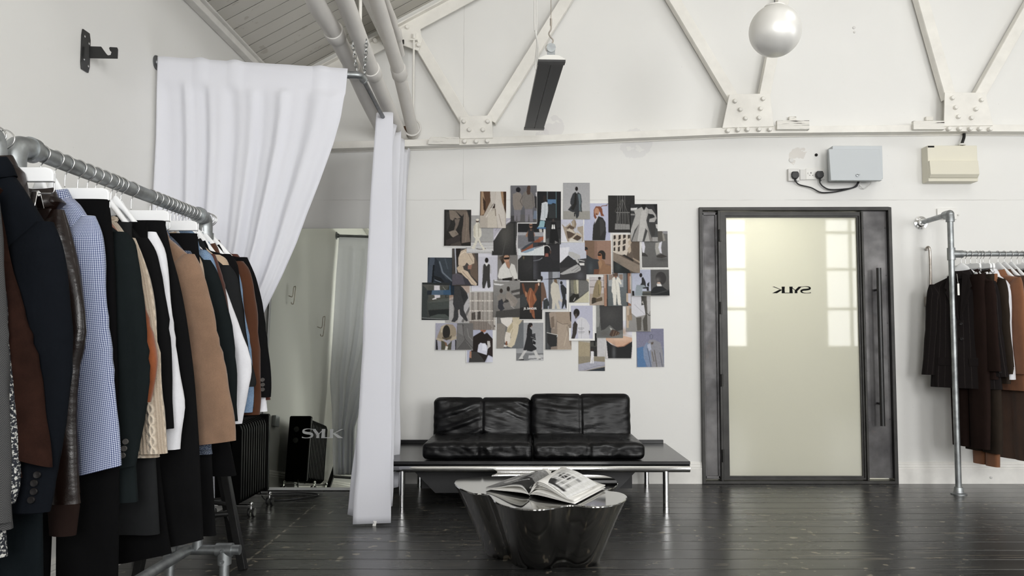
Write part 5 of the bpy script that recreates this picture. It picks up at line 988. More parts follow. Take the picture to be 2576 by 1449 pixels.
for i, (a, c) in enumerate(zip(T_, B_)):
    row = []; u = i/len(T_)
    for j in range(NV):
        v = j/(NV-1); s = v**0.85; p = a*(1-s)+c*s; z = zt2+(zb2-zt2)*v
        if v < 0.03: z += 0.015*math.sin(u*40)
        zb_off = (0.10*u*v) if u > 0.12 else 0.02*u
        wob = 0.010*nz(u*9, v*4, 5)+0.008*nz(u*20, v*11, 8)*v
        row.append((p.x+wob, p.y+0.7*wob, z+zb_off))
    G.append(row)
b = MB(); b.grid(G); o = b.build('curtain', M['curtain'], smooth=180, solid=0.002)
cr2 = tag(o, 'white curtain bunched to the wall, hanging to the floor beside the sofa', 'curtain', 'white changing-room curtains')
b = MB(); p = atZ(937, 1321, 0.02); b.box((p.x, 4.86, 0.014), (0.02, 0.002, 0.03), Matrix.Rotation(0.2, 3, 'Y')); b.build('care_label', M['paper'], cr2, 0)

# ================================================================== hanging heater and globe
hn, hf = atY(1388, 152, 4.35), atY(1343, 325, 6.02); HW = 0.15
he = thing('strip_heater', 'long dark-faced radiant strip heater hung on a wire under the truss', 'heater', (hn+hf)/2)
dv = (hf-hn); dl = dv.normalized(); side = Vector((1, 0, 0)); side = (side-dl*side.dot(dl)).normalized(); upv = side.cross(dl); upv = upv if upv.z > 0 else -upv
def hp(t, s, u): return hn+dv*t+side*s+upv*u
b = MB(); rings = [[hp(t, s, u) for s, u in ((-HW/2, 0.0), (HW/2, 0.0), (HW/2, 0.012), (HW/2-0.04, 0.032), (-HW/2+0.04, 0.032), (-HW/2, 0.012))] for t in (0, 1)]
b.loft(rings); b.build('casing', M['heater_body'], he, 0, bevel=0.002)
b = MB()
for (s, w) in ((-HW/4+0.001, HW/2-0.006), (HW/4-0.001, HW/2-0.006)):
    b.prism([hp(0.03, s-w/2, -0.001), hp(0.03, s+w/2, -0.001), hp(0.97, s+w/2, -0.001), hp(0.97, s-w/2, -0.001)], upv*-0.006)
b.build('heating_face', M['heater_face'], he, 0)
b = MB(); b.prism([hp(-0.002, -HW/2-0.002, -0.008), hp(-0.002, HW/2+0.002, -0.008), hp(0.035, HW/2+0.002, -0.008), hp(0.035, -HW/2-0.002, -0.008)], upv*0.012); b.prism([hp(0.965, -HW/2-0.002, -0.008), hp(0.965, HW/2+0.002, -0.008), hp(1.002, HW/2+0.002, -0.008), hp(1.002, -HW/2-0.002, -0.008)], upv*0.012)
b.build('end_strip', M['black'], he, 0)
b = MB(); b.box(hp(0.03, 0, 0.068), (0.045, 0.012, 0.075)); b.cyl(hp(0.022, 0, 0.085), hp(0.034, 0, 0.085), 0.026, 16); b.build('hanging_bracket', M['galv'], he, 40)
b = MB(); q = hp(0.03, 0, 0.12); ztop3 = roof_z(q.x)
b.cyl((q.x, q.y, q.z+0.10), (q.x, q.y, ztop3), 0.0022, 6); b.tube(catmull([(q.x, q.y, q.z-0.02), (q.x+0.012, q.y, q.z+0.01), (q.x-0.004, q.y, q.z+0.03), (q.x-0.012, q.y, q.z+0.05), (q.x, q.y, q.z+0.075), (q.x, q.y, q.z+0.10)], 5), 0.004, 6); b.cyl((q.x, q.y, q.z+0.095), (q.x, q.y, q.z+0.135), 0.006, 8)
b.tube([(q.x-0.01+0.02*cos(a), q.y+0.014, q.z-0.03+0.024*sin(a)) for a in [2*pi*k/20 for k in range(20)]], 0.002, 6, closed=True); b.build('hanging_wire', M['steel'], he, 60)
b = MB(); q1 = atY(1349, 60, 4.75); b.tube(catmull([(q1.x-0.01, 4.75, roof_z(q1.x)), atY(1345, 20, 4.75), atY(1347, 80, 4.75), atY(1351, 110, 4.8), atY(1347, 170, 4.9), hp(0.30, -0.02, 0.055)], 6), 0.005, 8); b.tube(catmull([(q1.x, 4.77, roof_z(q1.x)), atY(1350, 30, 4.77), atY(1349, 85, 4.77), atY(1354, 120, 4.82), atY(1352, 172, 4.9), hp(0.31, 0.0, 0.055)], 6), 0.004, 8); b.build('supply_cable', M['cable_white'], he, 60)
gc = atY(1950, 78, 4.5); gr = 67/2000*4.5*0.985
gl = thing('globe_pendant', 'pearly white glass globe pendant lamp hanging before the truss', 'lamp', gc)
b = MB(); b.ball(gc, gr, 48, 32); b.build('globe', M['globe'], gl, 180)
b = MB(); b.lathe(gc, [(0.064, gr*0.915), (0.060, gr*0.975), (0.03, gr*1.0), (0.006, gr*1.03)], 28); b.build('cap', M['wood_white'], gl, 40)
b = MB(); b.cyl((gc.x, gc.y, gc.z+gr), (gc.x, gc.y, roof_z(gc.x)), 0.0028, 8); b.build('cord', M['galv_dark'], gl, 60)

# ================================================================== electrics over the door
def plate(name, label, cat, px0, py0, px1, py1, d, mat, bev=0.005):
    a, c = atY(px0, py0, YB), atY(px1, py1, YB); o = thing(name, label, cat, ((a.x+c.x)/2, YB, (a.z+c.z)/2)); b = MB(); b.box(((a.x+c.x)/2, YB-d/2, (a.z+c.z)/2), (c.x-a.x, d, a.z-c.z)); b.build('plate', mat, o, 0, bevel=bev); return o, a, c
s1, a1, c1 = plate('wall_socket', 'single white socket with the left black plug', 'socket', 1980, 426, 2009, 457, 0.028, M['plate_grey'])
b = MB(); b.box(((a1.x+c1.x)/2-0.025, YB-0.03, (a1.z+c1.z)/2-0.005), (0.012, 0.006, 0.04)); b.build('switch', M['white_plastic'], s1, 0, bevel=0.002)
b = MB(); p = atY(2021, 440, YB); b.box((p.x, YB-0.006, p.z), (0.06, 0.012, 0.085)); tag(b.build('blank_plate', M['plate_grey'], smooth=0, bevel=0.003), 'plain off-white blank plate between the two sockets', 'blank plate')
s2, a2, c2 = plate('wall_socket', 'double white socket with the right black plug', 'socket', 2025, 425, 2074, 453, 0.016, M['white_plastic'])
for (px, py) in ((2040, 435), (2037, 441), (2044.5, 441)):
    p = atY(px, py, YB-0.016); b = MB(); b.box((p.x, YB-0.0165, p.z), (0.005, 0.002, 0.011 if py == 435 else 0.005)); b.build('slot', M['dark'], s2, 0)
p = atY(2031, 437, YB); b = MB(); b.box((p.x, YB-0.018, p.z), (0.008, 0.005, 0.014)); b.build('switch', M['plate_grey'], s2, 0)
def plug(label, px, py, cab):
    o = thing('power_plug', label, 'plug', atY(px, py, YB-0.03)); c = atY(px, py, YB-0.030)
    b = MB(); pr = [(-0.022, 0.028), (-0.030, 0.010), (-0.030, -0.012), (-0.014, -0.032), (0.014, -0.032), (0.030, -0.012), (0.030, 0.010), (0.022, 0.028)]
    b.prism([(c.x+x, YB-0.017, c.z+z) for x, z in pr], (0, -0.036, 0)); b.build('plug_body', M['cable'], o, 0, bevel=0.006)
    b = MB(); b.cyl((c.x+0.002, YB-0.034, c.z-0.028), (c.x+0.006, YB-0.034, c.z-0.052), 0.0085, 10); b.tube(catmull([(c.x+0.006, YB-0.034, c.z-0.045)]+[atY(x, y, YB-0.03) for x, y in cab], 8), 0.0055, 8); b.build('flex', M['cable'], o, 60)
plug('left black three-pin plug with the long looping flex', 1999, 441, [(2003, 458), (2012, 465), (2040, 472), (2062, 483), (2080, 484.5), (2110, 481), (2150, 471), (2158, 463), (2162, 455)])
plug('right black three-pin plug with the short looping flex', 2061, 440, [(2063, 460), (2072, 470), (2090, 477), (2130, 475), (2148, 471), (2156, 463), (2158, 455)])
bx = thing('distribution_box', 'grey metal wall box with a keyed lock above the door', 'electrical box', atY(2150, 415, YB))
A0, A1 = atY(2080, 376, YB), atY(2205, 457, YB); b = MB(); b.box(((A0.x+A1.x)/2, YB-0.06, (A0.z+A1.z)/2), (A1.x-A0.x, 0.12, A0.z-A1.z)); b.build('casing', M['box_grey'], bx, 0, bevel=0.004)
D0, D1 = atY(2085, 375, YB-0.135), atY(2220, 454, YB-0.16); b = MB()
b.prism([(D0.x, YB-0.122, D0.z), (D0.x, YB-0.136, D0.z), (D0.x, YB-0.165, D1.z), (D0.x, YB-0.122, D1.z)], (D1.x-D0.x-0.004, 0, 0)); b.build('lid', M['box_grey'], bx, 0, bevel=0.003)
p = atY(2157, 441, YB-0.165); b = MB(); b.lathe((p.x, YB-0.158, p.z), [(0.011, 0), (0.011, -0.012), (0.004, -0.014)], 14, 'Y'); b.box((p.x+0.006, YB-0.178, p.z+0.004), (0.018, 0.012, 0.005)); b.build('lock', M['galv'], bx, 40)
b = MB(); b.tube(catmull([atY(2191, 457, YB-0.03), atY(2188, 465, YB-0.03), atY(2176, 474, YB-0.03), atY(2168, 472, YB-0.03), atY(2165, 466, YB-0.03)], 6), 0.003, 6); p = atY(2165, 467, YB-0.03); b.box(p, (0.012, 0.008, 0.012)); b.build('loose_lead', M['cable_white'], bx, 60)
cu_ = thing('consumer_unit', 'cream metal fuse box with a sloping lower cover', 'electrical box', atY(2395, 410, YB))
A0, A1 = atY(2318, 368, YB), atY(2440, 457, YB); b = MB(); F0, F1 = atY(2333, 366, YB-0.10), atY(2461, 456, YB-0.10)
b.box(((F0.x+F1.x)/2, YB-0.05, (F0.z+F1.z)/2), (F1.x-F0.x, 0.10, F0.z-F1.z)); b.build('casing', M['box_cream'], cu_, 0, bevel=0.004)
f0, f1 = atY(2338, 404, YB-0.12), atY(2467, 446, YB-0.13); b = MB(); b.prism([(f0.x, YB-0.10, f0.z), (f0.x, YB-0.122, f0.z), (f0.x, YB-0.135, f1.z+0.025), (f0.x, YB-0.112, f1.z), (f0.x, YB-0.10, f1.z)], (f1.x-f0.x-0.01, 0, 0)); b.build('cover', M['box_cream'], cu_, 0, bevel=0.003)
p = atY(2342, 369, YB-0.10); b = MB(); b.box((p.x, YB-0.101, p.z), (0.05, 0.003, 0.012)); b.build('maker_badge', M['letter_black'], cu_, 0)
b = MB(); b.tube(catmull([atY(2425, 332, YB-0.03), atY(2425, 345, YB-0.04), atY(2421, 358, YB-0.05), (atY(2419, 366, YB-0.05))], 5), 0.012, 10); b.build('cable_tail', M['cable'], cu_, 60)
p = atY(2420, 361, YB-0.05); b = MB(); b.tube([(p.x+0.022*cos(a), p.y+0.014*sin(a), p.z-0.008) for a in [2*pi*k/18 for k in range(18)]], 0.008, 8, closed=True); b.build('gland', M['cable_white'], cu_, 60)
s3, a3, c3 = plate('switch_plate', 'white blank switch plate behind the right rack elbow', 'switch', 2355, 525, 2405, 553, 0.018, M['white_plastic'])
for dx in (0.035, 0.047, 0.055): b = MB(); b.box(((a3.x+c3.x)/2+dx, YB-0.0185, (a3.z+c3.z)/2), (0.003, 0.002, 0.003)); b.build('indicator', M['galv_dark'], s3, 0)
# fixings left in the wall
for (px, py, r_, lb) in ((2148, 70, 0.012, 'upper small screw head on the wall right of the globe'), (2149, 81, 0.009, 'lower small screw head on the wall right of the globe'), (1990, 403, 0.018, 'round painted plug above the left socket'), (2053, 390, 0.012, 'dark screw hole above the double socket'), (2410, 541, 0.008, 'tiny plug right of the switch plate'), (2489, 1200, 0.010, 'round knot fixing on the skirting')):
    c = atY(px, py, YB); b = MB(); b.lathe((c.x, YB-(0.02 if py == 1200 else 0), c.z), [(r_, 0.002), (r_, -0.006), (r_*0.6, -0.009), (0.001, -0.009)], 12, 'Y')
    tag(b.build('wall_fixing', M['dark'] if py == 390 else M['plate_grey'], smooth=40), lb, 'fixing')
# bent steel handle on the wall by the right rack
hk = thing('grab_rail', 'bent steel bar handle with square block by the right rack', 'handle', atY(2336, 700, YB))
b = MB(); b.tube(catmull([atY(2331, 628, YB), atY(2331, 624, YB-0.05), atY(2336, 622, YB-0.07), atY(2339, 634, YB-0.075), atY(2341, 690, YB-0.075), atY(2342, 752, YB-0.07)], 7), 0.010, 12); b.build('bar', M['steel'], hk, 60)
p = atY(2336, 758, YB-0.03); b = MB(); b.box((p.x+0.005, YB-0.045, p.z), (0.055, 0.09, 0.075)); b.build('block', M['steel'], hk, 0, bevel=0.004)
b = MB(); b.lathe((p.x+0.033, YB-0.06, p.z+0.005), [(0.014, 0), (0.014, 0.004), (0.009, 0.005), (0.001, 0.002)], 14, 'X'); b.build('bore', M['dark'], hk, 40)
# ================================================================== cloth materials
C = {}
for nm, h in dict(charcoal='1f2021', black='0f0f10', deep_black='09090a', navy='0d1015', dark_teal='0f1417', green_black='161b1c', suede_brown='3a2420', rust='8a4a22', tan='9a7152', cream='c9b9a2', beige='b39d86',
                  white='d9d9de', brown='472611', red_brown='472419', chocolate='221815', olive='2e2721', camel='80553a', mid_brown='4a3324', knit_dark='352923').items():
    C[nm] = cloth(nm+'_cloth', h, namt=0.18)
C['suede_brown'] = cloth('dark_brown_suede', '23140f', namt=0.35, nscale=22, weave=300, sheen=0.0)
C['tan'] = cloth('tan_suede', '7f6450', namt=0.16, nscale=12, weave=400, sheen=0.25)
C['rust'] = cloth('rust_suede', '7c411e', namt=0.22, nscale=14, weave=400, sheen=0.25)
C['brown_leather'] = mat_leather('worn_brown_leather', (0.011, 0.0055, 0.004), 0.27, 4, 0.12, 0.35)
def mat_uv(name): t = NT(name); uv = t.n('ShaderNodeTexCoord'); sep = t.n('ShaderNodeSeparateXYZ'); t.l(uv.outputs['UV'], sep.inputs[0]); return t, uv.outputs['UV'], sep.outputs[0], sep.outputs[1]
def gingham():
    t, uv, u, v = mat_uv('blue_gingham'); P = 1/0.0056
    a = t.math('GREATER_THAN', t.math('FRACT', t.math('MULTIPLY', u, P)), 0.5); b_ = t.math('GREATER_THAN', t.math('FRACT', t.math('MULTIPLY', v, P)), 0.5)
    s = t.math('MULTIPLY', t.math('ADD', a, b_), 0.5); r = t.n('ShaderNodeValToRGB'); r.color_ramp.interpolation = 'LINEAR'
    r.color_ramp.elements[0].color = (0.62, 0.65, 0.72, 1); r.color_ramp.elements[1].color = (0.035, 0.045, 0.12, 1); e = r.color_ramp.elements.new(0.5); e.color = (0.20, 0.24, 0.38, 1)
    t.l(s, r.inputs[0]); t.base(r.outputs[0], 0.9, 0, 0.2); t.bump(t.noise(t.coord('Object'), 9, 4), 0.3, 0.006); return t.m
C['gingham'] = gingham()
def herring():
    t, uv, u, v = mat_uv('grey_herringbone'); P = 1/0.018
    z = t.math('ABSOLUTE', t.math('SUBTRACT', t.math('FRACT', t.math('MULTIPLY', u, P*0.5)), 0.5)); d = t.math('FRACT', t.math('ADD', t.math('MULTIPLY', v, P*3.2), t.math('MULTIPLY', z, 8.0)))
    k = t.noise(t.coord('Object'), 420, 2); m = t.math('ADD', t.math('MULTIPLY', t.math('GREATER_THAN', d, 0.5), 0.6), t.math('MULTIPLY', k, 0.5), True)
    t.base(t.mix(m, (0.022, 0.022, 0.022), (0.075, 0.075, 0.076)), 0.95, 0, 0.2); return t.m
C['herringbone'] = herring()
def cable():
    t, uv, u, v = mat_uv('cream_cable_knit'); P = 1/0.055
    fu = t.math('SUBTRACT', t.math('FRACT', t.math('MULTIPLY', u, P)), 0.5); w = t.math('SINE', t.math('MULTIPLY', v, 2*pi/0.07))
    a = t.math('ABSOLUTE', t.math('SUBTRACT', fu, t.math('MULTIPLY', w, 0.12))); b_ = t.math('ABSOLUTE', t.math('ADD', fu, t.math('MULTIPLY', w, 0.12)))
    h = t.ramp(t.math('MINIMUM', a, b_), 0.02, 0.16, 1, 0); rib = t.math('SINE', t.math('MULTIPLY', u, 2*pi/0.011)); k = t.noise(t.coord('Object'), 240, 3)
    hh = t.math('ADD', t.math('ADD', h, t.math('MULTIPLY', rib, 0.13)), t.math('MULTIPLY', k, 0.35))
    t.base(t.mix(t.ramp(hh, 0, 1.1), (0.36, 0.29, 0.22), (0.66, 0.57, 0.46)), 0.95, 0, 0.15); t.p.inputs['Sheen Weight'].default_value = 0.3; t.bump(hh, 0.9, 0.008); return t.m
C['cable_knit'] = cable()
def pinstripe():
    t, uv, u, v = mat_uv('chalk_striped_wool'); f = t.math('ABSOLUTE', t.math('SUBTRACT', t.math('FRACT', t.math('MULTIPLY', u, 1/0.042)), 0.5)); k = t.noise(t.coord('Object'), 500, 2)
    m = t.math('MULTIPLY', t.ramp(f, 0.015, 0.035, 1, 0), t.ramp(k, 0.35, 0.6)); t.base(t.mix(t.math('MULTIPLY', m, 0.75), (0.0085, 0.0062, 0.0062), (0.075, 0.065, 0.06)), 0.95, 0, 0.2); return t.m
C['pinstripe'] = pinstripe()
def denim(name, c):
    t = NT(name); v = t.coord('Object'); k = t.noise(v, 7, 5); g = t.noise(v, 350, 2)
    col = t.mix(t.ramp(k, 0.3, 0.72), tuple(x*0.6 for x in c), tuple(min(1, x*1.5) for x in c)); col = t.mix(t.math('MULTIPLY', t.ramp(g, 0.4, 0.65), 0.3), col, (0.5, 0.55, 0.62)); t.base(col, 0.9, 0, 0.2); t.bump(g, 0.3, 0.001); return t.m
C['denim'] = denim('blue_denim', (0.045, 0.085, 0.17)); C['denim_light'] = denim('pale_blue_denim', (0.12, 0.20, 0.32)); C['denim_dark'] = denim('indigo_denim', (0.012, 0.022, 0.05))
def tweed():
    t = NT('speckled_tweed'); k = t.noise(t.coord('Object'), 160, 3); t.base(t.mix(t.ramp(k, 0.52, 0.60), (0.02, 0.022, 0.028), (0.50, 0.50, 0.47)), 0.95, 0, 0.2); return t.m
C['tweed'] = tweed()
M['button'] = simple('dark_horn_button', (0.016, 0.015, 0.015), 0.25); M['button_light'] = simple('grey_horn_button', (0.09, 0.085, 0.08), 0.25)

# ================================================================== garment builders (local: x across, -y front, z from the rail)
def sgnp(v, e): return math.copysign(abs(v)**e, v)
def top_garment(name, label, cat, loc, rz, mat, sh, zs, outer, hem, hw, zc=-0.150, th=0.024, seed=1, group=None, collar='fold', collar_mat=None, buttons=0, btn=None, cuffs=None, fold=0.010, rx0=0.070, rx1=0.055, leftk=1.0, tilt=0.0, front=False, hem_drop=0.0, cuff_mat=None, yoff=0.0):
    root = thing(name, label, cat, loc, rz, group)
    # ---- torso
    n = 48; lv = [(zc+0.004, 0.058, 0.030), (zc-0.012, 0.075, 0.034)]
    for t in (0.25, 0.5, 0.75, 0.95): lv.append((zc-0.012+(zs-zc+0.012)*t, 0.075+(sh-0.03-0.075)*t**0.92, 0.034-0.006*t))
    lv += [(zs-0.025, sh-0.012, 0.028), (zs-0.07, sh-0.018, th), (zs-0.16, sh-0.032, th+0.004)]
    m = 12
    for k in range(1, m+1):
        t = k/m; lv.append((zs-0.16+(hem-zs+0.16)*t, (sh-0.032)*(1-t)+hw*t, th+0.004+0.004*t))
    rings = []
    for (z, w, d) in lv:
        ring = []; down = max(0, min(1, (zc-0.05-z)/max(0.2, (zc-hem))))
        for k in range(n):
            a = 2*pi*k/n; x = w*sgnp(cos(a), 0.75); y = d*sgnp(sin(a), 0.62)
            f = fold*down*(nz(x*13+seed*3.1, seed*1.7, z*1.2)*1.6+0.5*nz(x*30+seed, z*4, seed))
            y += f*(0.4+0.6*abs(sin(a))); x += 0.006*down*nz(z*7, k*0.2, seed)
            ring.append(Vector((x, y+yoff, z-hem_drop*down*(x/max(hw, .05)))))
        rings.append(ring)
    last = rings[-1]; rings.append([Vector((p.x*0.96, (p.y-yoff)*0.8+yoff, p.z+0.004)) for p in last])
    b = MB(); b.loft(rings, True, True); b.build('body', mat, root, 60, local=True)
    # ---- sleeves
    for s in (1, -1):
        P = catmull([Vector((x, 0, z)) for x, z in outer], 5); m_ = len(P); R_ = []; nn = 22
        L = [0]; 
        for i in range(1, m_): L.append(L[-1]+(P[i]-P[i-1]).length)
        for i, p in enumerate(P):
            t = L[i]/L[-1]; rx = (rx0+(rx1-rx0)*t)*(min(1, 0.30+t*7) if t < 0.1 else 1); ry = (0.031-0.005*t)*(min(1, 0.45+t*6) if t < 0.1 else 1)
            xo = p.x if s > 0 else sh+(p.x-sh)*leftk; ring = []
            for k in range(nn):
                a = 2*pi*k/nn; ra = 1+0.10*nz(cos(a)*2+seed, sin(a)*2+s*3, p.z*9+seed*2.3)*min(1, t*5)
                # elbow creases
                ra += 0.05*math.exp(-((t-0.52)/0.10)**2)*math.sin(p.z*120+3*cos(a))
                ring.append(Vector((s*(xo-rx+rx*cos(a)*ra), yoff-0.010-0.012*t+ry*sin(a)*ra, p.z-tilt*(1-cos(a))*rx*t*s)))
            R_.append(ring)
        e = R_[-1]; ce = sum((q for q in e), Vector())/nn
        R_.append([ce+(q-ce)*0.86 for q in e]); R_.append([ce+(q-ce)*0.84+Vector((0, 0, 0.03)) for q in e])
        b = MB(); b.loft(R_, True, True); o = b.build('sleeve', mat, root, 60, local=True)
        if cuffs:
            q = P[-1]; b = MB(); rings2 = []
            for (dz, g) in ((0.004, 1.06), (-0.01, 1.10), (-cuffs*0.5, 1.02), (-cuffs, 0.92), (-cuffs+0.004, 0.80)): rings2.append([Vector((ce.x+(p_.x-ce.x)*g*0.86, ce.y+(p_.y-ce.y)*g*0.9, ce.z+dz)) for p_ in e])
            b.loft(rings2, True, True); b.build('cuff', cuff_mat or mat, root, 60, local=True)
        for k in range(buttons if s > 0 else 0):
            q = P[-1]; zz = q.z+0.035+k*0.021; i = min(range(m_), key=lambda i: abs(P[i].z-zz)); xb = P[i].x-rx1*0.55; b = MB()
            b.lathe((xb, yoff-0.010-0.012-0.031, zz), [(0.0085, 0.004), (0.0095, -0.0005), (0.0085, -0.003), (0.006, -0.0025), (0.001, -0.002)], 14, 'Y'); b.build('button', btn or M['button'], root, 40, local=True)
    # ---- collar
    ck = max(0.62, min(1.0, (sh-0.02)/0.19))
    if collar == 'fold':
        R_ = []
        for (g, z, o_) in ((0.056, zc-0.004, 0), (0.060, zc+0.026, 0), (0.066, zc+0.032, 0), (0.080, zc+0.012, 0), (0.094, zc-0.018, 0.0)):
            R_.append([Vector((ck*g*cos(a), yoff+(g*0.56)*sin(a)-0.004, z+(-0.020*max(0, -sin(a)) if g > 0.07 else -0.012*max(0, -sin(a))))) for a in [2*pi*k/28 for k in range(28)]])
        b = MB(); b.loft(R_, False, False); b.build('collar', collar_mat or mat, root, 60, local=True, solid=0.003)
    elif collar == 'crew':
        b = MB(); b.tube([Vector((0.066*cos(a), yoff+0.036*sin(a), zc+0.002-0.012*max(0, -sin(a)))) for a in [2*pi*k/28 for k in range(28)]], 0.011, 8, closed=True); b.build('neckband', collar_mat or mat, root, 60, local=True)
    if front:
        for s in (1, -1):   # notched lapels, front edge, pocket flaps
            b = MB(); y0 = yoff-th-0.010; lap = [(0.030, zc+0.01), (0.075, zc-0.015), (0.098, zc-0.10), (0.080, zc-0.115), (0.092, zc-0.135), (0.012, zc-0.34), (0.004, zc-0.33)]
            b.prism([(s*x, y0-0.004-0.010*math.sin(min(1, (zc-z)/0.34)*pi), z) for x, z in lap], (0, -0.005, 0)); b.build('lapel', mat, root, 0, local=True, bevel=0.002)
            b = MB(); b.prism([(s*(x*hw), y0-0.001, z) for x, z in ((0.22, hem+0.22), (0.66, hem+0.225), (0.67, hem+0.165), (0.23, hem+0.16))], (0, -0.003, 0)); b.build('pocket_flap', mat, root, 0, local=True, bevel=0.002)
        for k in range(2):
            b = MB(); b.lathe((0.012, yoff-th-0.018, zc-0.37-0.11*k), [(0.011, 0.006), (0.012, 0), (0.010, -0.003), (0.001, -0.002)], 14, 'Y'); b.build('button', M['button'], root, 40, local=True)
    return root
def trousers(name, label, loc, rz, mat, ww, ztop, hem, outer, seed=1, group=None, th=0.016, xl=None, sag=0.0, cat='trousers'):
    """hung by the waistband: outer = right edge (x, z) from waist to hem; two legs"""
    root = thing(name, label, cat, loc, rz, group); P = catmull([Vector((x, 0, z)) for x, z in outer], 5)
    for s in (1, -1):
        R_ = []; nn = 26
        for i, p in enumerate(P):
            t = i/(len(P)-1); inn = 0.0 if t < 0.22 else (0.012*(t-0.22)/0.78)
            xo = p.x if s > 0 else -(ww+(p.x-ww)*(0.4 if xl is None else xl)); xi = inn*s+(0.30*(p.x-ww) if s > 0 else 0)*max(0, t-0.2)
            cx_, hwid = (xo+xi)/2, abs(xo-xi)/2; ring = []
            for k in range(nn):
                a = 2*pi*k/nn; x = cx_+hwid*sgnp(cos(a), 0.8); y = (th+0.006*min(1, t*3))*sgnp(sin(a), 0.7)+(0.012*t*nz(x*16+seed*5, seed, p.z*1.3))-s*0.004
                ring.append(Vector((x, y, p.z+sag*t*(x/ww))))
            R_.append(ring)
        e = R_[-1]; R_.append([Vector((q.x, q.y*0.7, q.z+0.003)) for q in e]); b = MB(); b.loft(R_, True, True); b.build('leg', mat, root, 60, local=True)
    b = MB(); b.loft([[Vector((ww*1.01*sgnp(cos(a), 0.6), (th+0.004)*sgnp(sin(a), 0.6), z)) for a in [2*pi*k/28 for k in range(28)]] for z in (ztop-0.042, ztop-0.002, ztop)], True, True); b.build('waistband', mat, root, 40, local=True)
    return root

# ================================================================== hangers (one of each kind, then copies)
def hook_path(r): return [(0, 0, -0.075), (0, 0, -0.045), (0.004, 0, -0.030), (0.022, 0, -0.014), (r+0.002, 0, 0.004), (r*0.72, 0, r*0.74), (0, 0, r+0.002), (-r*0.72, 0, r*0.72), (-r-0.002, 0, 0.0), (-r*0.9, 0, -0.012)]
def make_shoulder_hanger(r):
    root = thing('coat_hanger', None, 'hanger'); b = MB(); rings = []
    for k in range(33):
        x = -0.165+0.33*k/32; u = abs(x)/0.165; z = -0.064-0.98*(math.sqrt(x*x+0.035**2)-0.010); h = 0.020+0.010*math.exp(-(x/0.03)**2); d = 0.006+0.005*u
        rings.append([Vector((x, 0.010*u*u+d*cos(a), z+h*sin(a))) for a in [2*pi*q/14 for q in range(14)]])
    b.loft(rings); b.build('shoulder_bar', M['white_hanger'], root, 60, local=True)
    b = MB(); b.tube(catmull(hook_path(r), 5), 0.0021, 8); b.build('hook', M['wire'], root, 180, local=True); return root
def make_clip_hanger(r):
    root = thing('clip_hanger', None, 'hanger'); b = MB(); hwd = 0.142
    pts = [(-hwd, -0.118), (hwd, -0.118), (hwd, -0.094), (hwd-0.006, -0.083), (hwd-0.022, -0.078), (-hwd+0.022, -0.078), (-hwd+0.006, -0.083), (-hwd, -0.094)]
    b.prism([(x, 0.008, z) for x, z in pts], (0, -0.016, 0)); b.build('bar', M['white_hanger'], root, 0, local=True, bevel=0.003)
    b = MB(); b.tube(catmull(hook_path(r), 5), 0.0021, 8); b.build('hook', M['wire'], root, 180, local=True)
    b = MB(); b.cyl((-0.135, 0, -0.150), (0.135, 0, -0.150), 0.0018, 8); b.tube(catmull([(-0.02, 0, -0.115), (-0.02, 0, -0.140), (-0.03, 0, -0.150)], 4), 0.0018, 8); b.tube(catmull([(0.135, 0, -0.150), (0.142, 0, -0.143), (0.142, 0, -0.118)], 4), 0.0018, 8); b.build('clip_rod', M['wire'], root, 180, local=True)
    for s in (-1, 1):
        b = MB(); x = s*0.092; b.cyl((x-0.008, 0, -0.150), (x+0.008, 0, -0.150), 0.0085, 14)
        b.prism([(x-0.009, -0.004, -0.145), (x+0.009, -0.004, -0.145), (x+0.010, -0.016, -0.188), (x-0.010, -0.016, -0.188)], (0, -0.003, 0)); b.prism([(x-0.009, 0.004, -0.145), (x+0.009, 0.004, -0.145), (x+0.010, 0.022, -0.188), (x-0.010, 0.022, -0.188)], (0, 0.003, 0)); b.build('clip', M['chrome'], root, 40, local=True, bevel=0.001)
    return root
_proto = {}
def hanger(kind, r, loc, rz, label, group, fit=None):
    key = (kind, r)
    if key not in _proto: _proto[key] = o = (make_shoulder_hanger if kind == 's' else make_clip_hanger)(r)
    else: o = copy_tree(_proto[key])
    
    if fit:
        for ch in o.children:
            if ch.name.startswith('shoulder_bar'): ch.scale = (max(0.3, min(1.15, (fit[0]-0.055)/0.165)), 1, max(0.75, min(1.6, (abs(fit[1])+0.03)/0.2195)))
    o.location = loc; o.rotation_euler = (0, 0, rz); o['label'] = label; o['group'] = group; return o

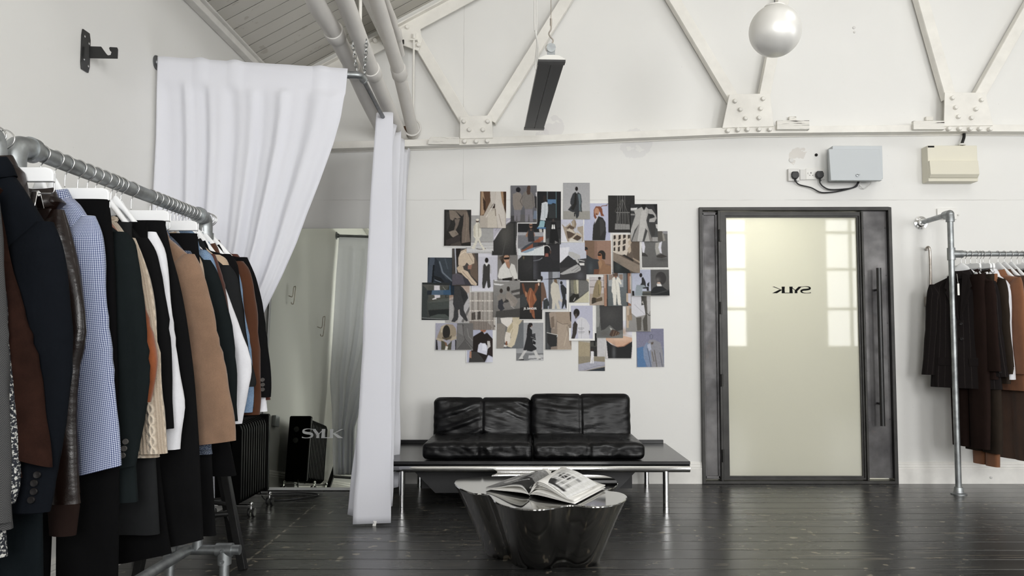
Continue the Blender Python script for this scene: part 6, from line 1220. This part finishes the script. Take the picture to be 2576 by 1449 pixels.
# ================================================================== long rack by the left wall: galvanised tube
RX = -1.45
e_far, e_near = atX(517, 548, RX), atX(37, 362, RX); RZ = (e_far.z+e_near.z)/2; RT = 0.0255
YF, YN = e_far.y, e_near.y
def tube_rack(label, ynear, yfar, near_post=True):
    rk = thing('clothes_rack', label, 'clothes rack', (RX, (ynear+yfar)/2, 0), group='galvanised tube racks on the left')
    b = MB(); b.tube([(RX, ynear+0.05, RZ), (RX, yfar-0.05, RZ)], RT-0.0010, 22); b.build('hanging_rail', M['galv'], rk, 60)
    q_ = atY(565, 1383, YF); zb_ = q_.z; fxr = q_.x; xend = atY(604, 1383, YF).x; xbase = atY(474, 1390, YF).x
    for (y, s) in ((ynear, 1), (yfar, -1)):
        b = MB(); b.tube([(RX, y, RZ-0.06), (RX, y, zb_)], RT-0.0035, 20); b.build('post', M['galv'], rk, 60)
        b = MB(); b.tube(catmull([(RX, y+s*0.075, RZ), (RX, y+s*0.05, RZ), (RX, y+s*0.014, RZ-0.008), (RX, y+s*0.002, RZ-0.030), (RX, y, RZ-0.062), (RX, y, RZ-0.085)], 6), RT+0.006, 20); b.tube([(RX, y+s*0.085, RZ), (RX, y+s*0.060, RZ)], RT+0.011, 22); b.tube([(RX, y, RZ-0.068), (RX, y, RZ-0.095)], RT+0.011, 22); b.build('elbow', M['galv'], rk, 60)
        b = MB(); b.tube([(2*RX-xend, y, zb_), (xend, y, zb_)], RT-0.004, 20); b.build('foot_bar', M['galv'], rk, 60)
        for fx in (2*RX-fxr, fxr):
            b = MB(); b.tube([(fx-0.035, y, zb_), (fx+0.035, y, zb_)], RT+0.004, 18); b.tube([(fx, y, zb_), (fx, y, zb_-0.062)], RT+0.004, 18)
            for zz in (zb_+0.002, zb_-0.045): b.lathe((fx, y-RT-0.003, zz), [(0.010, 0.004), (0.010, -0.005), (0.006, -0.005), (0.005, -0.001), (0.001, -0.001)], 12, 'Y')
            b.build('tee_fitting', M['galv'], rk, 50)
            b = MB(); b.cyl((fx, y, zb_-0.06), (fx, y, 0.05), RT-0.005, 18); b.cyl((fx, y, 0.060), (fx, y, 0.048), RT+0.004, 18); b.box((fx, y, 0.030), (0.035, 0.05, 0.038)); b.build('foot', M['galv'], rk, 50)
            b = MB(); b.cyl((fx-0.012, y+0.01, 0.022), (fx+0.012, y+0.01, 0.022), 0.022, 18); b.build('castor', M['black'], rk, 50)
    b = MB(); b.tube([(xbase, ynear, zb_), (xbase, yfar, zb_)], RT-0.004, 20); b.build('base_rail', M['galv'], rk, 60)
    return rk
tube_rack('galvanised tube rack whose far end shows by the curtain', YN, YF)
tube_rack('galvanised tube rack cut off by the left edge, elbow beside the next rack', YN-1.25, YN-0.085)
GL_ = 'clothes on the left racks'; GH = 'white hangers on the left racks'
def Lx(px, py, Y): p = atY(px, py, Y); return (p.x-RX, p.z-RZ)
def jk(Y, label, short, mat, edge, hempx, **k):
    """edge: right-hand silhouette of the garment at its own depth, shoulder to cuff"""
    E = [Lx(px, py, Y) for px, py in edge]; sh, zs = E[0]; hx, hz = Lx(hempx[0], hempx[1], Y)
    hk_ = k.pop('hang', 's'); name = k.pop('name', 'jacket'); cat = k.pop('cat', 'jacket'); rz = k.pop('rz', 0.0)
    g = top_garment(name, label, cat, (RX, Y, RZ), rz, mat, sh, zs, E, hz, max(0.12, hx), group=GL_, seed=int(Y*1000) % 97+1, **k)
    hanger(hk_, RT, (RX, Y, RZ), rz, 'white wooden hanger holding the '+short, GH, (sh, zs)); return g
def tr_(Y, label, short, mat, edge, rz=0.0, hz_='c', **k):
    E = [Lx(px, py, Y) for px, py in edge]; g = trousers('trousers', label, (RX, Y, RZ), rz, mat, E[0][0], E[0][1], E[-1][1], E, seed=int(Y*1000) % 89+1, group=GL_, **k)
    hanger(hz_, RT, (RX, Y, RZ), rz, ('white clip hanger holding the ' if hz_ == 'c' else 'white wooden hanger holding the ')+short, GH, (0.14, -0.12) if hz_ == 's' else None)
    return g
jk(2.00, 'grey herringbone coat cut off by the left picture edge', 'grey herringbone coat at the left edge', C['herringbone'], [(0, 470), (14, 600), (24, 760), (32, 900), (38, 1100), (42, 1308)], (30, 1330), name='coat', cat='coat', fold=0.012)
jk(2.022, 'speckled grey tweed coat peeping out under the dark brown suede jacket', 'speckled tweed coat', C['tweed'], [(0, 540), (24, 760), (48, 1000), (62, 1190), (50, 1262)], (14, 1400), name='coat', cat='coat', rx0=0.05, rx1=0.04)
jk(2.05, 'dark brown suede jacket beside the grey herringbone coat', 'dark brown suede jacket', C['suede_brown'], [(5, 520), (36, 660), (72, 780), (104, 890), (128, 1060), (142, 1172)], (60, 1200), rx1=0.075, rx0=0.08, tilt=-0.3)
jk(2.09, 'black wool coat with four cuff buttons behind the brown suede jacket', 'black wool coat with four cuff buttons', C['navy'], [(140, 560), (168, 640), (184, 780), (190, 900), (172, 1100), (138, 1282)], (110, 1290), buttons=4, rx0=0.075, rx1=0.062, name='coat', cat='coat', zc=-0.10)
jk(2.135, 'dark brown leather coat whose collar shows above the black wool coat', 'dark brown leather coat', C['brown_leather'], [(120, 600), (150, 760), (160, 900), (150, 1100)], (120, 1240), zc=-0.085, name='coat', cat='coat')
tr_(2.17, 'dark teal trousers low at the left edge', 'dark teal trousers', C['dark_teal'], [(60, 520), (80, 800), (104, 1200), (110, 1449), (112, 1520)])
jk(2.335, 'worn brown leather bomber with ribbed cuff, in front of the gingham shirt', 'brown leather bomber', C['brown_leather'], [(166, 530), (190, 610), (212, 720), (224, 835), (208, 940), (203, 1080), (214, 1262)], (200, 1240), cuffs=0.09, cuff_mat=C['chocolate'], rx0=0.062, rx1=0.048, zc=-0.135)
jk(2.405, 'blue and white gingham shirt between the leather bomber and the green-black blazer', 'gingham shirt', C['gingham'], [(244, 545), (263, 600), (272, 720), (284, 850), (298, 980), (309, 1080), (314, 1168)], (250, 1165), name='shirt', cat='shirt', zc=-0.125, rx0=0.070, rx1=0.062, fold=0.008, tilt=0.25)
tr_(2.46, 'long black trousers clipped just behind the gingham shirt', 'black trousers behind the gingham shirt', C['deep_black'], [(275, 503), (288, 640), (296, 900), (300, 1200), (296, 1449), (294, 1560)])
jk(2.53, 'green-black blazer with three cuff buttons in front of the cable knit', 'green-black blazer', C['green_black'], [(322, 585), (346, 618), (362, 720), (378, 860), (382, 960), (366, 1080), (350, 1168)], (346, 1262), buttons=3, btn=M['button_light'], rx0=0.070, rx1=0.058, tilt=0.2)
jk(2.585, 'rust suede jacket showing as a sliver beside the cable knit', 'rust suede jacket', C['rust'], [(330, 600), (352, 680), (378, 800), (398, 880), (402, 930), (386, 1010)], (330, 1100), rx0=0.06, rx1=0.05)
jk(2.635, 'cream cable knit jumper with its sleeve hanging to the hem', 'cream cable knit jumper', C['cable_knit'], [(344, 600), (366, 655), (388, 740), (404, 860), (416, 1000), (428, 1138)], (400, 1150), collar='crew', name='jumper', cat='jumper', rx0=0.06, rx1=0.066, fold=0.006)
tr_(2.685, 'charcoal trousers below the cable knit jumper', 'charcoal trousers', C['charcoal'], [(330, 560), (350, 800), (384, 1050), (396, 1200), (403, 1342)], hz_='s')
jk(2.735, 'black jacket directly behind the cable knit jumper', 'black jacket behind the cable knit', C['black'], [(376, 600), (402, 646), (420, 740), (434, 850), (440, 980), (444, 1076)], (420, 1080), rx1=0.045)
tr_(2.765, 'slanting black trousers with one hem low by the base rail', 'slanting black trousers', C['deep_black'], [(370, 560), (390, 900), (400, 1150), (418, 1320), (432, 1424)], sag=0.022, hz_='s')
jk(2.80, 'white shirt with its cuff hanging behind the black jacket', 'white shirt behind the black jacket', C['white'], [(396, 585), (420, 640), (432, 740), (442, 830), (456, 930), (468, 1025), (458, 1128)], (430, 1100), name='shirt', cat='shirt', rx0=0.055, rx1=0.050)
tr_(2.875, 'wide black trousers clipped in front of the tan suede jacket', 'wide black trousers', C['black'], [(415, 556), (432, 640), (452, 720), (470, 820), (488, 960), (500, 1120), (506, 1260), (512, 1400)], sag=0.026)
jk(3.02, 'tan suede jacket with a broad sleeve, the lightest brown on the rack', 'tan suede jacket', C['tan'], [(492, 640), (512, 680), (536, 760), (556, 850), (574, 940), (590, 1030), (600, 1106)], (520, 1100), rx0=0.075, rx1=0.082, tilt=0.12)
jk(3.07, 'blue denim jacket half hidden behind the tan suede jacket', 'blue denim jacket', C['denim_dark'], [(482, 632), (504, 680), (520, 800), (530, 950), (538, 1128)], (534, 1142), rx0=0.06, collar_mat=C['denim'])
tr_(3.12, 'narrow black trousers clipped behind the denim jacket', 'narrow black trousers', C['black'], [(497, 588), (512, 760), (524, 1000), (536, 1200), (545, 1346)])
jk(3.155, 'cream jacket edge between black trousers and green-black jacket', 'cream jacket', C['beige'], [(500, 640), (514, 676), (528, 800), (536, 950)], (500, 1000), rx0=0.05, rx1=0.045)
jk(3.195, 'plain green-black jacket behind the tan suede one', 'plain green-black jacket', C['green_black'], [(532, 655), (552, 690), (572, 760), (590, 836), (598, 940), (602, 1058)], (580, 1080), rx0=0.06, rx1=0.05)
jk(3.225, 'long black coat reaching down to the stool', 'long black coat over the stool', C['deep_black'], [(530, 680), (548, 760), (566, 880), (580, 1000)], (594, 1196), name='coat', cat='coat')
jk(3.255, 'pale denim shirt collar and shoulder behind the green-black jacket', 'pale denim shirt', C['denim_light'], [(522, 630), (540, 652), (556, 720), (566, 820)], (540, 900), name='shirt', cat='shirt', rx0=0.045, rx1=0.04, zc=-0.10)
jk(3.29, 'dark rust corduroy jacket with one sleeve showing above the white cuff', 'dark rust corduroy jacket', C['red_brown'], [(543, 640), (562, 694), (574, 750), (582, 800)], (560, 900), rx0=0.05, rx1=0.045)
jk(3.32, 'white shirt with a bent sleeve near the far end of the rack', 'white shirt near the far end', C['white'], [(556, 690), (576, 742), (606, 824), (636, 906), (628, 980), (614, 1064)], (590, 1040), name='shirt', cat='shirt', rx0=0.05, rx1=0.040)
jk(3.355, 'charcoal jacket behind the bent white sleeve', 'charcoal jacket', C['charcoal'], [(580, 668), (602, 704), (614, 790), (626, 870), (648, 950), (646, 972)], (610, 960), rx0=0.055, rx1=0.05)
jk(3.39, 'beige coat shoulder behind the charcoal jacket', 'beige coat', C['beige'], [(556, 642), (576, 662), (588, 740), (596, 850)], (570, 950), name='coat', cat='coat', rx0=0.05, rx1=0.045)
jk(3.425, 'black wool coat with its shoulder in front of the denim jacket', 'black wool coat by the denim jacket', C['black'], [(582, 640), (600, 670), (612, 760), (630, 880), (648, 950)], (610, 1000), name='coat', cat='coat', rx0=0.055, rx1=0.05)
jk(3.465, 'pale blue denim jacket with its cuff low at the far end', 'pale blue denim jacket', C['denim_light'], [(588, 655), (606, 700), (618, 780), (632, 860), (642, 960), (641, 1036)], (620, 1020), rx0=0.05, rx1=0.045)
jk(3.51, 'brown wool jacket with dark cuff buttons, second from the far end', 'brown wool jacket', C['brown'], [(614, 658), (634, 690), (648, 770), (656, 880), (660, 980), (658, 1042)], (640, 1040), buttons=4, rx0=0.055, rx1=0.048)
jk(3.56, 'black blazer with three pale cuff buttons at the far end', 'black blazer at the far end', C['black'], [(624, 648), (646, 700), (662, 764), (674, 850), (686, 950), (684, 998)], (660, 1000), buttons=3, btn=M['button_light'], rx0=0.06, rx1=0.050)
jk(3.60, 'rust jacket peeping out behind the far black blazer', 'rust jacket behind the far blazer', C['red_brown'], [(600, 640), (630, 690), (656, 800), (672, 920), (684, 1005)], (650, 980), rx0=0.05, rx1=0.045, zc=-0.125)
jk(3.585, 'white shirt tail showing below the far black blazer', 'white shirt tail at the far end', C['white'], [(590, 665), (620, 760), (648, 880), (668, 960), (677, 1034)], (650, 1015), name='shirt', cat='shirt', rx0=0.05, rx1=0.04)
# ================================================================== wall-fixed rack on the right
pf = atZ(2412, 1243, 0.0); PX = pf.x; PY = pf.y; el = atY(2388, 538, PY); RZ2 = atY(2395, 639, PY).z; R2 = 0.0215
r2 = thing('clothes_rack', 'wall-fixed galvanised tube rack holding the brown coats', 'clothes rack', (PX, PY, 0))
b = MB(); b.tube([(PX, PY, 0.01), (PX, PY, el.z-0.03)], R2, 20); b.build('post', M['galv'], r2, 60)
b = MB(); b.lathe((PX, PY, 0), [(0.055, 0), (0.055, 0.006), (0.036, 0.012), (0.030, 0.05), (0.022, 0.052)], 26); b.build('floor_flange', M['galv'], r2, 40)
b = MB(); b.tube([(PX, PY+0.04, el.z), (PX, YB-0.01, el.z)], R2-0.002, 18); b.build('wall_arm', M['galv'], r2, 60)
b = MB(); b.lathe((PX, YB, el.z), [(0.052, 0), (0.052, -0.008), (0.034, -0.012), (0.028, -0.05), (0.020, -0.052)], 26, 'Y')
for k in range(4): a = pi/4+k*pi/2; b.lathe((PX+0.041*cos(a), YB-0.008, el.z+0.041*sin(a)), [(0.006, 0), (0.006, -0.003), (0.001, -0.004)], 8, 'Y')
b.build('wall_flange', M['chrome'], r2, 40)
b = MB(); b.tube(catmull([(PX, PY+0.075, el.z), (PX, PY+0.03, el.z), (PX, PY+0.006, el.z-0.008), (PX, PY, el.z-0.03), (PX, PY, el.z-0.06)], 6), R2+0.009, 20); b.ball((PX, PY+0.004, el.z-0.002), R2+0.010, 18, 12); b.build('elbow', M['galv'], r2, 60)
b = MB(); b.tube([(PX, PY, RZ2-0.045), (PX, PY, RZ2+0.045)], R2+0.007, 20); b.tube([(PX, PY, RZ2), (PX+0.085, PY, RZ2)], R2+0.006, 20); b.build('tee_fitting', M['galv'], r2, 60)
b = MB(); b.tube([(PX+0.06, PY, RZ2), (PX+1.5, PY, RZ2)], R2-0.003, 20); b.build('hanging_rail', M['galv'], r2, 60)
b = MB(); b.tube([(PX+1.5, PY, 0.01), (PX+1.5, PY, el.z)], R2, 18); b.build('post', M['galv'], r2, 60)
GR_ = 'clothes on the right rack'; GH2 = 'white hangers on the right rack'
def right_at(px): return atY(px, 650, PY).x
def place2(px, rz, kind, label, short, mat, sh, zs, hem, hw, outer, **k):
    X = right_at(px); loc = (X, PY, RZ2); nm = k.pop('name', 'jacket'); cat = k.pop('cat', 'jacket')
    if kind == 't': trousers('trousers', label, loc, rz, mat, sh, zs, hem, outer, group=GR_, seed=px % 71, **k); hanger('c', R2, loc, rz, 'white clip hanger holding the '+short, GH2)
    else: top_garment(nm, label, cat, loc, rz, mat, sh, zs, outer, hem, hw, group=GR_, seed=px % 83, **k); hanger('s', R2, loc, rz, 'white wooden hanger holding the '+short, GH2, (sh, zs))
def sl(sh, zs, x1, z1): return [(sh, zs), (sh+0.025, zs-0.10), (sh+(x1-sh)*0.55, zs+(z1-zs)*0.5), (x1, z1)]
A = R(-90)
place2(2418, R(-52), 'j', 'chalk-striped dark jacket facing out at the front of the right rack', 'chalk-striped jacket at the front', C['pinstripe'], 0.235, -0.215, -0.99, 0.25, sl(0.235, -0.215, 0.305, -0.90), th=0.045, front=True, buttons=2, rx0=0.078, rx1=0.068, fold=0.014)
place2(2428, R(-76), 't', 'black-brown trousers hanging behind the chalk-striped jacket', 'black-brown trousers', C['chocolate'], 0.17, -0.16, -1.40, 0.2, [(0.17, -0.16), (0.19, -0.5), (0.185, -1.0), (0.165, -1.42)], th=0.024)
place2(2441, R(-78), 'j', 'second dark brown jacket from the post on the right rack', 'second dark brown jacket', C['chocolate'], 0.215, -0.215, -0.92, 0.22, sl(0.215, -0.215, 0.275, -0.86), rx0=0.075, rx1=0.066)
place2(2457, R(-80), 't', 'dark brown trousers under the clip hanger on the right rack', 'dark brown trousers', C['olive'], 0.16, -0.16, -1.42, 0.2, [(0.16, -0.16), (0.18, -0.6), (0.19, -1.1), (0.18, -1.45)], th=0.024)
place2(2473, R(-80), 'j', 'olive brown tweed jacket with strapped cuff', 'olive brown tweed jacket', C['olive'], 0.215, -0.20, -0.95, 0.22, sl(0.215, -0.20, 0.28, -0.83), rx0=0.075, rx1=0.068, cuffs=0.05)
place2(2489, R(-82), 'j', 'white shirt edge between olive tweed and camel coat', 'white shirt on the right rack', C['white'], 0.20, -0.22, -0.92, 0.21, sl(0.18, -0.22, 0.225, -0.92), name='shirt', cat='shirt', rx0=0.032, rx1=0.03)
place2(2466, R(-82), 't', 'rust orange trousers with the lowest hem on the right rack', 'rust orange trousers', C['camel'], 0.16, -0.16, -1.52, 0.2, [(0.16, -0.16), (0.17, -0.6), (0.15, -1.1), (0.12, -1.55)], th=0.02)
place2(2510, R(-80), 'j', 'camel coat, the lightest one on the right rack', 'camel coat', C['camel'], 0.22, -0.19, -1.0, 0.24, sl(0.22, -0.19, 0.285, -0.88), name='coat', cat='coat', rx0=0.078, rx1=0.072)
place2(2526, R(-82), 'j', 'mid brown coat behind the camel coat', 'mid brown coat', C['mid_brown'], 0.22, -0.18, -1.50, 0.26, sl(0.22, -0.18, 0.28, -0.86), name='coat', cat='coat', rx0=0.078, rx1=0.066, fold=0.018)
place2(2543, R(-84), 'j', 'dark grey-brown leather jacket near the right picture edge', 'grey-brown leather jacket', C['knit_dark'], 0.215, -0.18, -0.95, 0.22, sl(0.215, -0.18, 0.28, -0.85), rx0=0.075)
place2(2558, R(-84), 't', 'long mid brown trousers near the right picture edge', 'long mid brown trousers', C['mid_brown'], 0.17, -0.16, -1.46, 0.2, [(0.17, -0.16), (0.20, -0.6), (0.21, -1.1), (0.21, -1.48)], th=0.024)
place2(2572, R(-84), 'j', 'black-brown jacket at the right picture edge', 'black-brown jacket at the right edge', C['chocolate'], 0.215, -0.20, -1.0, 0.22, sl(0.215, -0.20, 0.28, -0.86), rx0=0.075)
# swing tag in the neck of the front jacket
b = MB(); p = atY(2411, 728, PY-0.10); b.box(p, (0.014, 0.002, 0.085)); b.cyl(p+Vector((0, 0, 0.04)), p+Vector((0.003, 0.02, 0.115)), 0.001, 6)
tag(b.build('swing_tag', M['paper'], smooth=0), 'white swing tag hanging in the neck of the chalk-striped jacket', 'tag')
